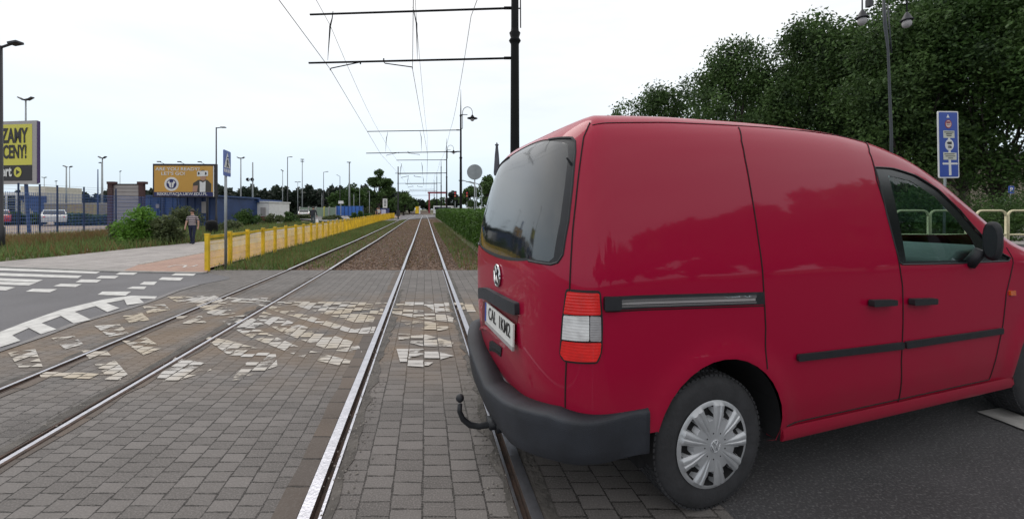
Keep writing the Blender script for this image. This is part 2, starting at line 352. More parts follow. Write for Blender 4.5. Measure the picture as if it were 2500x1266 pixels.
def tree(name, base, top, rad, n, size, m, trunk_r=.25, low=.3, blobs_n=26, lean=(0, 0), seed=0, **k):
    """base point on the ground, crown top height above it, crown radius"""
    rs = np.random.default_rng(seed); base = Vector(base)
    root = empty(name, base, **k)
    zc = (low+1)/2*top; hz = (1-low)/2*top
    blobs = []
    for i in range(blobs_n):
        while True:
            p = rs.uniform(-1, 1, 3)
            if .15 < (p**2).sum() < 1: break
        wz = 1-.35*max(0, p[2])
        r = rs.uniform(.13, .38)*min(rad, hz*1.3)
        blobs.append((p[0]*(rad-r*.6)*wz+lean[0], p[1]*(rad-r*.6)*wz+lean[1], zc+p[2]*(hz-r*.7), r))
    leaves(crown_points(blobs, n), size, 'crown', m, root)
    mb = MB()
    fork = Vector((lean[0]*.3, lean[1]*.3, low*top*.9))
    mb.tube([(0, 0, -.1), (trunk_r*.2, 0, fork.z*.5), fork], [trunk_r*1.25, trunk_r*.9, trunk_r*.75], 9)
    for i, b in enumerate(sorted(blobs, key=lambda q: -q[3])[:12]):
        e_ = Vector(b[:3]); mid = fork.lerp(e_, .5)+Vector((rs.normal()*.2, rs.normal()*.2, .3))
        mb.tube([fork-Vector((0, 0, .2)), mid, e_], [trunk_r*.5, trunk_r*.28, trunk_r*.08], 6)
    mb.build('trunk', M['bark'], root, True)
    return root
def shrub(name, base, w, d, hgt, n, size, m, stems=True, **k):
    base = Vector(base); root = empty(name, base, **k)
    blobs = []
    for i in range(14):
        a = RNG.uniform(0, 2*pi); q = RNG.uniform(0, .75); r = RNG.uniform(.2, .36)*min(w, hgt)
        z = RNG.uniform(.12, 1)*hgt*(1-.35*q)-r*.5
        blobs.append((cos(a)*q*w/2, sin(a)*q*d/2, max(z, r*.4), r))
    leaves(crown_points(blobs, n), size, 'foliage', m, root)
    mb = MB()
    for i in range(6):
        b = blobs[i]; mb.tube([(b[0]*.15, b[1]*.15, -.05), (b[0]*.6, b[1]*.6, b[2]*.6), b[:3]], [.03, .02, .008], 5)
    mb.build('stem_or_shade_core', M['bark'], root)
    return root
def blades(name, region, n, hmin, hmax, width, mats, zfun=None, lean=.35, **k):
    """grass: region() gives (x, y) arrays"""
    x, y = region(n); n = len(x); z = np.interp(y, TY, TZ)
    hh = RNG.uniform(hmin, hmax, n)*RNG.uniform(.6, 1, n); a = RNG.uniform(0, pi, n)
    w = width*RNG.uniform(.6, 1.4, n); lx = RNG.normal(size=n)*lean*hh; ly = RNG.normal(size=n)*lean*hh
    A = np.stack([x-np.cos(a)*w, y-np.sin(a)*w, z-.05], 1); B = np.stack([x+np.cos(a)*w, y+np.sin(a)*w, z-.05], 1); T = np.stack([x+lx, y+ly, z+hh], 1)
    V = np.stack([A, B, T], 1).reshape(-1, 3)
    mi = None
    if len(mats) > 1: mi = (RNG.random(n) < .22).astype(int)
    return arrays_mesh(name, V, np.arange(3*n).reshape(-1, 3), mats, mi, tris=True, kind='stuff', **k)
def region_poly(poly):
    px = [p[0] for p in poly]; py = [p[1] for p in poly]
    P = np.array([(p[0], p[1]) for p in poly])
    def fn(n):
        out = []
        got = 0
        while got < n:
            x = RNG.uniform(min(px), max(px), 4*n); y = RNG.uniform(min(py), max(py), 4*n)
            ins = np.zeros(len(x), bool); j = len(P)-1
            for i in range(len(P)):
                xi, yi = P[i]; xj, yj = P[j]
                c_ = ((yi > y) != (yj > y)) & (x < (xj-xi)*(y-yi)/((yj-yi) if yj != yi else 1e-9)+xi)
                ins ^= c_; j = i
            out.append(np.stack([x[ins], y[ins]], 1)); got += ins.sum()
        a = np.concatenate(out)[:n]; return a[:, 0], a[:, 1]
    return fn

# ================================================================== THE SETTING
S = dict(kind='structure')
sheet('ground', [(-900, -30), (900, -30), (900, 900), (-900, 900)], -.16, M['earth'], **S)
RAILS = [(-3.37, 1), (-2.36, -1), (-.552, 1), (.512, -1)]       # offset from the eye's line along the track, side of the groove
XEND = 10.15                                                     # where the paving stops and the ballast begins
def band(name, o1, o2, y1, y2, dz, m, **k):
    P = [OS(o1, y1), OS(o2, y1), OS(o2, y2), OS(o1, y2)]
    return sheet(name, [(p.x, p.y) for p in P], dz, m, **k)
edges = []
for o, s in RAILS: edges.append(sorted((o-s*.034, o+s*.082)))
cuts = [-16]+[v for e_ in edges for v in e_]+[1.42]
for i in range(0, len(cuts), 2):
    band('track_paving', cuts[i], cuts[i+1], -4, XEND, 0, M['paver'] if cuts[i] > -.6 else M['paver_left'], **S)
band('asphalt_road', 1.42, 60, -6, 9.6, .001, M['asphalt'], **S)
# brown slabs outside and tar inside the near track's rails
def strip(o1, o2, y1, y2, dz, m, name, jag=.02, n=60):
    L = []; R_ = []
    for i in range(n+1):
        Y = y1+(y2-y1)*i/n
        a = OS(o1+RNG.normal()*jag*.2, Y); b = OS(o2+RNG.normal()*jag, Y); L.append((a.x, a.y)); R_.append((b.x, b.y))
    mb = MB(); V = [(x, y, zt(y)+dz) for x, y in L]+[(x, y, zt(y)+dz) for x, y in R_]
    mb.add(V, [(i, n+1+i, n+2+i, i+1) for i in range(n)])
    mb.build(name, m, **S)
strip(-.552-.036, -.70, -1, 9.9, .004, M['slab'], 'slab_strip', .006)
strip(-.552+.084, -.40, 1.0, 7.6, .005, M['patch'], 'tar_strip', .028)
strip(.512-.084, .385, 1.0, 7.2, .005, M['patch'], 'tar_strip', .02)
strip(.512+.036, .62, -1, 9.9, .004, M['patch'], 'tar_strip', .008)
strip(-2.36+.036, -2.27, -1, 9.0, .004, M['slab'], 'slab_strip', .02)
strip(-2.36-.084, -2.52, -1, 9.0, .004, M['patch'], 'tar_strip', .02)
strip(-3.37-.036, -3.46, -1, 9.0, .004, M['patch'], 'tar_strip', .02)
strip(-3.37+.084, -3.22, -1, 9.0, .004, M['slab'], 'slab_strip', .02)
# asphalt of the road on the left
KERB = [(560, 681), (480, 697), (430, 711), (370, 735), (320, 752), (250, 772), (180, 792), (100, 822), (0, 858)]
kg = [G(x, y) for x, y in KERB]
far = [G(x, y) for x, y in ((560, 676), (470, 662), (300, 656), (0, 646))]
LR = [(p.x, p.y) for p in kg]+[(-7.2, 3.1), (-12, 1.2), (-40, -4), (-60, 10.5)]+[(p.x, p.y) for p in reversed(far)][0:]
sheet('asphalt_road', LR, .006, M['asphalt_old'], **S)
# stone kerb strip between asphalt and paving, then painted teeth
def ribbon(name, pts, w, dz, m, h=0, **k):
    pts = [Vector((p[0], p[1], 0)) for p in pts]; L = []
    mb = MB(); V = []
    for i, p in enumerate(pts):
        d = (pts[min(i+1, len(pts)-1)]-pts[max(i-1, 0)]).normalized(); nrm = Vector((-d.y, d.x, 0))*w/2
        for q in (p-nrm, p+nrm): V.append((q.x, q.y, zt(q.y)+dz))
    mb.add(V, [(2*i, 2*i+1, 2*i+3, 2*i+2) for i in range(len(pts)-1)])
    return mb.build(name, m, **k)
KP = [G(x, y) for x, y in ((-140, 653), (0, 652), (150, 658), (300, 664), (505, 667))]; mb = MB()
for a, c in zip(KP, KP[1:]):
    d = (c-a).normalized(); nrm = Vector((-d.y, d.x, 0))*.13; z_ = Vector((0, 0, .036)); mb.prism([a-nrm+z_, c-nrm+z_, c+z_, a+z_], (0, 0, -.12))
mb.build('kerb', mat('pale_kerb_stone', (.26, .25, .24), .9, var=.2, vscale=6, bump=.4), **S)
ribbon('kerb_strip', [(p.x, p.y) for p in kg[1:]]+[(-7.2, 3.1)], .10, .009, mat('kerb_stone', (.2, .19, .19), .9, var=.2, vscale=8, bump=.5), **S)
def mark(name, px, m=None, dz=.013):
    P = [G(x, y) for x, y in px]
    return sheet(name, [(p.x, p.y) for p in P], dz, m or M['roadpaint'], **S)
for q in ([(-120, 655), (0, 655), (245, 664), (235, 669), (0, 661), (-120, 661)], [(-100, 668), (0, 667), (200, 674), (190, 680), (0, 674), (-100, 675)],
          [(-60, 681), (0, 680), (105, 684), (90, 690), (0, 687), (-60, 688)], [(-60, 689), (0, 689), (90, 691), (70, 698), (0, 696), (-60, 697)],
          [(-60, 701), (0, 700), (38, 703), (15, 710), (0, 710), (-60, 711)],
          # two rows of squares for the cycle crossing
          [(80, 706), (140, 707), (122, 715), (62, 713)], [(148, 694), (200, 695), (184, 702), (130, 700)], [(198, 683), (248, 684), (236, 691), (184, 690)],
          [(246, 674), (290, 675), (280, 681), (234, 680)], [(294, 665), (338, 666), (326, 672), (282, 671)],
          [(250, 713), (320, 713), (306, 723), (238, 721)], [(324, 701), (358, 701), (352, 707), (308, 706)], [(352, 689), (384, 689), (376, 697), (340, 696)],
          [(396, 678), (448, 679), (440, 686), (386, 684)], [(430, 667), (480, 668), (472, 674), (418, 673)]):
    mark('crossing_marking', q)
mark('lane_marking', [(2385, 1008), (2445, 1000), (2520, 1030), (2520, 1062)], mat('worn_grey_paint', (.30, .29, .28), .8, var=.3, vscale=8, detail=8), dz=.012)
# line and teeth along the kerb
mark('kerb_marking', [(0, 812), (60, 789), (150, 757), (250, 733), (320, 723), (384, 725), (378, 731), (320, 730), (260, 742), (160, 769), (70, 803), (0, 835)])
for q in ([(300, 727), (336, 727), (352, 741), (310, 747)], [(222, 743), (250, 738), (292, 754), (262, 764)],
          [(140, 768), (176, 760), (222, 783), (180, 792)], [(64, 800), (96, 789), (138, 806), (100, 819)], [(-30, 828), (16, 812), (50, 834), (0, 851)]):
    mark('kerb_marking', q, dz=.0152)
# worn box of stripes on the crossing itself, on the tops of the pavers
PAINTS = [[(640, 757), (700, 763), (858, 798), (905, 792), (900, 803), (860, 806), (700, 772)],
          [(705, 744), (760, 746), (905, 770), (900, 778), (860, 779), (740, 754)],
          [(560, 805), (620, 812), (740, 850), (840, 868), (835, 879), (730, 862), (610, 828)],
          [(655, 780), (730, 800), (860, 830), (870, 845), (800, 842), (700, 815), (640, 792)],
          [(500, 842), (560, 850), (664, 870), (668, 890), (610, 905), (560, 920), (575, 905), (600, 888), (560, 872)],
          [(383, 925), (430, 885), (500, 895), (510, 905), (440, 922)], [(205, 868), (258, 866), (308, 908), (268, 915)],
          [(105, 913), (200, 914), (290, 918), (284, 925), (110, 921)], [(24, 868), (84, 862), (100, 890), (48, 892)],
          [(130, 830), (180, 826), (200, 840), (160, 848)], [(300, 835), (350, 828), (392, 848), (350, 860)],
          [(235, 800), (290, 797), (310, 812), (268, 818)], [(300, 772), (345, 769), (362, 780), (318, 786)],
          [(352, 750), (400, 747), (412, 756), (362, 762)], [(416, 728), (520, 726), (560, 741), (440, 738)],
          [(560, 728), (650, 730), (640, 738), (548, 736)], [(480, 748), (540, 747), (570, 763), (520, 768)], [(430, 776), (490, 776), (500, 786), (450, 788)],
          [(660, 738), (940, 741), (936, 747), (700, 745)],
          [(975, 742), (1090, 743), (1092, 757), (1060, 757), (1040, 748), (975, 748)], [(966, 760), (1060, 765), (1100, 775), (1098, 782), (1030, 777), (966, 768)],
          [(985, 788), (1050, 790), (1098, 800), (1060, 806), (1000, 797)], [(980, 822), (1040, 824), (1100, 836), (1096, 844), (1030, 842), (980, 832)],
          [(975, 862), (1040, 862), (1100, 872), (1060, 880), (1040, 890), (985, 888)], [(560, 780), (600, 776), (640, 790), (600, 800)],
          [(790, 745), (930, 756), (928, 765), (860, 762)], [(1110, 744), (1150, 745), (1160, 760), (1120, 757)]]
for qi, q in enumerate(PAINTS):
    qx = sum(p[0] for p in q)/len(q); qy = sum(p[1] for p in q)/len(q)
    mark('worn_marking', [(qx+(x-qx)*1.12, qy+(y-qy)*1.55) for x, y in q], M['paint_mid'] if qx > 960 else M['paint'], .0055+.0002*qi)
# track bed, verges, paths
band('track_bed', -5.15, 2.1, XEND, 160, -.07, M['ballastbed'], **S)
band('grass_verge', 1.85, 5.2, XEND, 150, -.01, M['earth'], **S)
band('grass_verge', -5.35, -3.95, XEND, 110, -.02, M['earth'], **S)
band('pavement', 5.2, 12, 9.6, 150, .01, M['footpath'], **S)
band('asphalt_road', 12, 26, 9.6, 150, .0, M['asphalt'], **S)
band('pavement', 26, 60, 9.6, 120, .02, M['footpath'], **S)
PATHL = [(0, 641), (150, 627), (300, 611), (400, 601), (470, 594), (560, 583), (640, 566), (720, 553), (800, 543), (870, 537)]
pl = [G(x, y) for x, y in PATHL]
sp = [(p.x, p.y) for p in pl]
f0 = G(0, 652)
r1 = [OS(-7.65, 100), OS(-7.65, 11.0)]
sheet('footpath', [(-60, 10.5), (f0.x, f0.y)]+[(p.x, p.y) for p in (G(300, 664), )]+[(r1[1].x, r1[1].y), (r1[0].x, r1[0].y)]+[(-45, 100)]+sp[::-1]+[(-60, 18)], .03, M['footpath'], **S)
# the cycle path beside the fence
c0, c1 = G(300, 664), G(505, 667)
r2 = [OS(-5.4, 10.3), OS(-5.4, 100)]
sheet('cycle_path', [(c0.x, c0.y), (c1.x, c1.y), (r2[0].x, r2[0].y), (r2[1].x, r2[1].y), (r1[0].x, r1[0].y), (r1[1].x, r1[1].y)], .032, M['redpath'], **S)
ribbon('cobble_line', [(p.x, p.y) for p in (OS(-7.65, y_) for y_ in np.linspace(11, 60, 30))], .16, .037, brick_mat('white_cobbles', (.5, .48, .45), (.3, .28, .26), (.12, .1, .08), .09, .08, .012), **S)
bic = [(p.x, p.y) for p in (G(410, 655), G(430, 650), G(455, 651), G(448, 656), G(470, 654), G(482, 650))]
ribbon('cycle_marking', bic, .06, .04, M['roadpaint'], **S)
gl = [G(x, y) for x, y in ((0, 590), (340, 572))]
sheet('sandy_lot', [(-26.5, 20), (-90, 20), (-90, 62), (-27, 62), (-34, 60)], .0, M['dirt'], **S)
sheet('car_park', [(-15.5, 40), (-33, 62), (-60, 62), (-60, 118), (-14.5, 118)], .02, M['asphalt_old'], **S)

# rails: grooved in the paving, bare above the ballast
def rail_path(o):
    return [(OS(o, y_).x, y_, zt(y_)) for y_ in (-4, 2, 6, 8, XEND)], [(p.x, p.y, p.z) for p in ([OS(o, y_) for y_ in (XEND, 13, 16, 20, 24, 32, 42, 54, 66, 80, 90, 100)]+[OS(o, y_)+Vector((-((y_-100)/40)**2*4.5, 0, 0)) for y_ in (108, 116, 124, 132, 140, 150, 160, 170)])]
RL = ['outermost left tram rail, nearest the yellow fence', 'second tram rail from the left, inner rail of the left track', 'bright worn tram rail left of the van, left rail of the near track', 'tram rail that runs under the rear bumper of the red van']
rail_bands = []
for (o, s), lab in zip(RAILS, RL):
    mb = MB(); near, farp = rail_path(o)
    prof = [(-.034, -.12, 1), (-.034, .004, 1), (-.030, .012, 0), (.026, .012, 0), (.030, -.034, 1), (.062, -.036, 1), (.064, .006, 0), (.080, .008, 0), (.082, -.12, 1)]
    if o < -2: prof = prof[:2]+[(-.030, .011, 1), (-.008, .012, 0), (.024, .012, 0)]+prof[4:6]+[(.064, .004, 1), (.080, .005, 1), (.082, -.12, 1)]
    for i in range(len(near)-1):
        for j in range(len(prof)-1):
            mb.cur = 0 if (prof[j][2] == 0 and prof[j+1][2] == 0) else 1
            q = [(near[i+a][0]+s*prof[j+b][0]/CP, near[i+a][1], near[i+a][2]+prof[j+b][1]) for a, b in ((0, 0), (0, 1), (1, 1), (1, 0))]
            mb.add(q, [(0, 1, 2, 3)])
    prof = [(-.05, -.12), (-.012, -.09), (-.012, -.02), (-.034, -.012), (-.034, .012), (-.028, .018), (.028, .018), (.034, .012), (.034, -.012), (.012, -.02), (.012, -.09), (.05, -.12)]
    for i in range(len(farp)-1):
        for j in range(len(prof)-1):
            mb.cur = 0 if j in ((4, 5, 6) if o > -2 else (5,)) else 1
            mb.add([(farp[i+a][0]+prof[j+b][0]/CP, farp[i+a][1], farp[i+a][2]+prof[j+b][1]+.02*min(1, i+a)) for a, b in ((0, 0), (0, 1), (1, 1), (1, 0))], [(0, 1, 2, 3)])
    mb.build('tram_rail', [M['steel'], M['rust']], label=lab, cat='rail', group='tram rails')
# far crossing slabs
for yy, w_ in ((92, 1.2), (97, 1.0), (103, .8)):
    P = [OS(-5.2, yy), OS(3.4, yy), OS(3.4, yy+w_), OS(-5.2, yy+w_)]
    sheet('crossing_marking', [(p.x, p.y) for p in P], .03, M['roadpaint'], **S)

# ballast stones
def ballast(name, n, ymax, o1, o2, size):
    u = RNG.random(n); Y = XEND+.05+(ymax-XEND)*u**1.8; o = RNG.uniform(o1, o2, n)
    z = np.interp(Y, TY, TZ)-.06; s = size*RNG.uniform(.5, 1.5, n)*(1+Y/40)
    X = (o-SP*Y)/CP
    base = np.array([(1, 0, 0), (0, 1, 0), (-1, 0, 0), (0, -1, 0), (0, 0, 1), (0, 0, -1)], float)
    fs = np.array([(0, 1, 4), (1, 2, 4), (2, 3, 4), (3, 0, 4), (1, 0, 5), (2, 1, 5), (3, 2, 5), (0, 3, 5)])
    V = base[None]*RNG.uniform(.5, 1.2, (n, 6, 1))*s[:, None, None]
    a = RNG.uniform(0, 2*pi, n); ca, sa = np.cos(a)[:, None], np.sin(a)[:, None]
    V = np.stack([V[..., 0]*ca-V[..., 1]*sa, V[..., 0]*sa+V[..., 1]*ca, V[..., 2]*.7], -1)+np.stack([X, Y, z], 1)[:, None]
    F_ = (fs[None]+6*np.arange(n)[:, None, None]).reshape(-1, 3)
    return arrays_mesh(name, V.reshape(-1, 3), F_, M['stone'], tris=True, kind='stuff', label='reddish brown broken stones between the tram rails', cat='ballast')
ballast('ballast', 26000, 60, -5.0, 1.9, .028)

n = 1500; Yg = RNG.uniform(1.2, 7.5, n); og = np.where(RNG.random(n) < .5, -.43, np.where(RNG.random(n) < .5, .39, -2.5))+RNG.normal(size=n)*.05; sg_ = RNG.uniform(.003, .010, n)
base_ = np.array([(1, 0, 0), (0, 1, 0), (-1, 0, 0), (0, -1, 0), (0, 0, 1)], float)[None]*RNG.uniform(.5, 1.2, (n, 5, 1))*sg_[:, None, None]
Vg = base_+np.stack([(og-SP*Yg)/CP, Yg, np.full(n, .005)], 1)[:, None]; Fg = (np.array([(0, 1, 4), (1, 2, 4), (2, 3, 4), (3, 0, 4)])[None]+5*np.arange(n)[:, None, None]).reshape(-1, 3)
arrays_mesh('grit', Vg.reshape(-1, 3), Fg, mat('grit', (.10, .09, .08), .9, col2=(.24, .22, .2), vscale=30), tris=True, kind='stuff', label='loose grit lying in the tar strips beside the rails', cat='grit')
# grass
def oband(o1, o2, y1, y2): return [(p.x, p.y) for p in (OS(o1, y1), OS(o2, y1), OS(o2, y2), OS(o1, y2))]
blades('grass', region_poly(oband(-5.25, -3.5, 10.2, 50)), 34000, .05, .26, .012, [M['grass'], M['drygrass']], label='rough grass strip between the yellow fence and the left rail', cat='grass')
blades('grass', region_poly(oband(-3.25, -2.45, 10.6, 60)), 5000, .03, .13, .010, [M['grass'], M['drygrass']], label='sparse grass growing between the rails of the left track', cat='grass')
blades('grass', region_poly(oband(-2.2, 1.7, 11.0, 60)), 5000, .02, .09, .009, [M['drygrass'], M['grass']], label='thin dry weeds in the ballast of the near track', cat='grass')
blades('grass', region_poly(oband(.9, 2.7, 10.4, 45)), 7000, .04, .2, .012, [M['grass'], M['drygrass']], label='grass at the foot of the green hedge', cat='grass')
VERGE = sp[:9]+[(-18.5, 66), (-19.5, 50), (-25.5, 30), (-27, 21), (-40, 17), (-22, 12.3)]
sheet('grass_verge', VERGE, .012, M['earth'], **S)
blades('weeds', region_poly(VERGE), 42000, .15, .55, .02, [M['grass'], M['drygrass']], label='tall grass and weeds between the footpath and the blue mesh fence', cat='weeds')
bw_ = [G(0, 612), G(0, 592), G(160, 583), G(330, 566), G(330, 578), G(160, 600)]
blades('weeds', region_poly([(p.x, p.y) for p in bw_]), 9000, .2, .6, .02, [M['drygrass'], M['drygrass']], label='rusty brown dry weeds along the foot of the blue mesh fence', cat='weeds')

# ================================================================== THE VAN
TH = radians(18.0); CT, ST = cos(TH), sin(TH)
VX, VY = .6885, 2.7384
van = empty('delivery_van', (VX, VY, 0), TH, label='dark red panel van crossing the tram tracks, seen from its rear corner', cat='van')
def toV(p): p = Vector(p)-Vector((VX, VY, 0)); return Vector((p.x*CT+p.y*ST, -p.x*ST+p.y*CT, p.z))
EYE = toV((0, 0, H))
def pdir(x, y): d = Vector(((x-CX)/F, 1, -(y-CY)/F)); return Vector((d.x*CT+d.y*ST, -d.x*ST+d.y*CT, d.z)).normalized()
def onplane(x, y, v): d = pdir(x, y); return EYE+d*((v-EYE.y)/d.y)
def onplane_u(x, y, u): d = pdir(x, y); return EYE+d*((u-EYE.x)/d.x)
HW, HMAX, WB, U0, U1, UF = .88, 1.905, 1.12, -.45, 2.9, 3.52
def smooth_tab(xs, ys, n=400):
    xs = np.array(xs, float); ys = np.array(ys, float); h_ = np.diff(xs); dl = np.diff(ys)/h_; m_ = np.zeros(len(xs))
    for i in range(1, len(xs)-1):
        if dl[i-1]*dl[i] > 0: w1 = 2*h_[i]+h_[i-1]; w2 = h_[i]+2*h_[i-1]; m_[i] = (w1+w2)/(w1/dl[i-1]+w2/dl[i])
    m_[0] = dl[0]; m_[-1] = dl[-1]
    X = np.linspace(xs[0], xs[-1], n); k = np.clip(np.searchsorted(xs, X)-1, 0, len(xs)-2); t = (X-xs[k])/h_[k]
    Y = (2*t**3-3*t**2+1)*ys[k]+(t**3-2*t**2+t)*h_[k]*m_[k]+(-2*t**3+3*t**2)*ys[k+1]+(t**3-t**2)*h_[k]*m_[k+1]
    return X, Y
_kz = 1.105
TOPX, TOPY = smooth_tab([-1, -.85, -.6, -.4, 0, .6, 1.1, 1.4, 1.7, 2.0, 2.3, 2.55, 2.75, 2.9, 3.2, 3.6], [1.83, 1.845, 1.87, 1.885, 1.903, 1.91, 1.897, 1.87, 1.81, 1.70, 1.54, 1.39, 1.27, 1.21, 1.16, 1.13], 900)
TOPY = np.where(TOPY > WB, WB+(TOPY-WB)*_kz, TOPY); HMAX = WB+(HMAX-WB)*_kz
def topz(u): return np.interp(u, TOPX, TOPY)
# section profile from sill to roof centre: height, inset, rear face, front face
PR = [(.27, .045, -.66, 3.46), (.36, .02, -.72, 3.5), (.50, .004, -.765, 3.52), (.80, .0, -.795, 3.52), (1.10, .008, -.80, 3.5), (1.30, .036, -.782, 3.46), (1.50, .072, -.735, 3.40), (1.66, .108, -.682, 3.34),
      (1.76, .145, -.635, 3.3), (1.82, .19, -.585, 3.25), (1.862, .255, -.52, 3.2), (1.885, .35, -.43, 3.1), (1.898, .50, -.30, 3.0), (1.904, .70, -.15, 2.95), (1.905, .88, -.08, 2.93)]
PR = [((WB+(p[0]-WB)*_kz) if p[0] > WB else p[0], p[1], p[2]-.03, p[3]) for p in PR]
ln = [0]
for a, b in zip(PR, PR[1:]): ln.append(ln[-1]+sqrt((a[0]-b[0])**2+(a[1]-b[1])**2))
LMAX = ln[-1]; TABS = [smooth_tab(ln, [p[i] for p in PR], 500) for i in range(4)]
RW, FW = 1.15, 1.2      # widths of the rear and front pieces in the parameter plane
SW = U1-U0; TMAX = RW+SW+FW
def surf(T, L):
    """outer skin of the right half: T runs from the rear centre line along the side to the nose, L from sill to roof centre"""
    T = np.asarray(T, float); L = np.asarray(L, float); sg_ = np.where(T < 0, -1.0, 1.0); T = np.abs(T)
    w, d, ur, uf = (np.interp(L, a, b) for a, b in TABS)
    V = HW-d
    a1 = np.clip(T/RW, 0, 1)*pi/2; a2 = np.clip((T-RW-SW)/FW, 0, 1)*pi/2
    n1, n2 = 2/3.8, 2/3.2
    u = np.where(T < RW, U0-(U0-ur)*np.cos(a1)**n1, np.where(T > RW+SW, U1+(uf-U1)*np.sin(a2)**n2, U0+(T-RW)))
    v = np.where(T < RW, V*np.sin(a1)**n1, np.where(T > RW+SW, V*np.cos(a2)**n2, V))
    # roof shifts in as the rear comes down; slight flare over the wheels
    r1 = np.sqrt((u-.05)**2+(w-.34)**2); r2 = np.sqrt((u-2.90)**2+(w-.34)**2)
    fl = .018*np.exp(-((r1-.40)/.07)**2)+.018*np.exp(-((r2-.40)/.07)**2)
    v = np.where((T > RW*.8) & (T < RW+SW+FW*.3) & (w < 1.0), v+fl, v)
    tz = topz(u); w2 = np.where(w > WB, WB+(w-WB)*(tz-WB)/(HMAX-WB), w)
    return np.stack([u, -v*sg_, w2], -1)
def surfn(T, L):
    e_ = 2e-3; T = np.clip(np.asarray(T, float), -TMAX+e_*1.5, TMAX-e_*1.5); L = np.clip(np.asarray(L, float), e_*1.5, LMAX-e_*1.5)
    a = surf(T+e_, L)-surf(T-e_, L); b = surf(T, L+e_)-surf(T, L-e_); n = np.cross(a, b)
    n /= np.linalg.norm(n, axis=-1, keepdims=True)+1e-12
    return n
_chk = surfn(RW+1.5, .6)
NS = 1.0 if _chk[1] < 0 else -1.0
def sp3(T, L, off=0.0):
    p = surf(T, L)+NS*off*surfn(T, L); return p
# ray table
gT = np.concatenate([np.linspace(-TMAX, 0, 200), np.linspace(0, TMAX, 240)[1:]]); gL = np.linspace(0, LMAX, 110); TT, LL = np.meshgrid(gT, gL, indexing='ij'); gp = surf(TT, LL).reshape(-1, 3)
nL = len(gL); gf = [(i*nL+j, (i+1)*nL+j, (i+1)*nL+j+1, i*nL+j+1) for i in range(len(gT)-1) for j in range(nL-1)]
tri = [t for q in gf for t in ((q[0], q[1], q[2]), (q[0], q[2], q[3]))]
BV = BVHTree.FromPolygons([Vector(p) for p in gp], tri)
TLf = np.stack([TT.ravel(), LL.ravel()], -1)
def PX(x, y):
    """surface parameters of the skin seen at this place"""
    d = pdir(x, y); h_ = BV.ray_cast(EYE, d)
    while h_[0] is None and x < 1300: x += 2; d = pdir(x, y); h_ = BV.ray_cast(EYE, d)
    if h_[0] is None: h_ = BV.find_nearest(EYE+d*(onplane(x, y, -.8)-EYE).length)
    i = tri[h_[2]]; A = [Vector(gp[k]) for k in i]; Bp = [Vector((*TLf[k], 0)) for k in i]
    q = barycentric_transform(h_[0], *A, *Bp); return (q.x, q.y)
Ls = np.linspace(0, LMAX, 1500)
def UW(u, w):
    T = RW+(u-U0); z = surf(np.full(1500, T), Ls)[:, 2]; return (T, float(Ls[np.argmin(np.abs(z-w))]))
def dens(P, closed=True, step=.05):
    out = []; n = len(P)
    for i in range(n if closed else n-1):
        a, b = P[i], P[(i+1) % n]; k = max(1, int(math.hypot(a[0]-b[0], a[1]-b[1])/step))
        out += [(a[0]+(b[0]-a[0])*j/k, a[1]+(b[1]-a[1])*j/k) for j in range(k)]
    if not closed: out.append(P[-1])
    return out
def rounded(P, r=.02, k=4):
    out = []; n = len(P)
    for i in range(n):
        p = Vector(P[i]); a = Vector(P[i-1])-p; b = Vector(P[(i+1) % n])-p
        ra = min(r, a.length*.45); rb = min(r, b.length*.45); s_ = p+a.normalized()*ra; e_ = p+b.normalized()*rb
        for j in range(k+1):
            t = j/k; q = s_*(1-t)**2+p*2*t*(1-t)+e_*t*t; out.append((q.x, q.y))
    return out
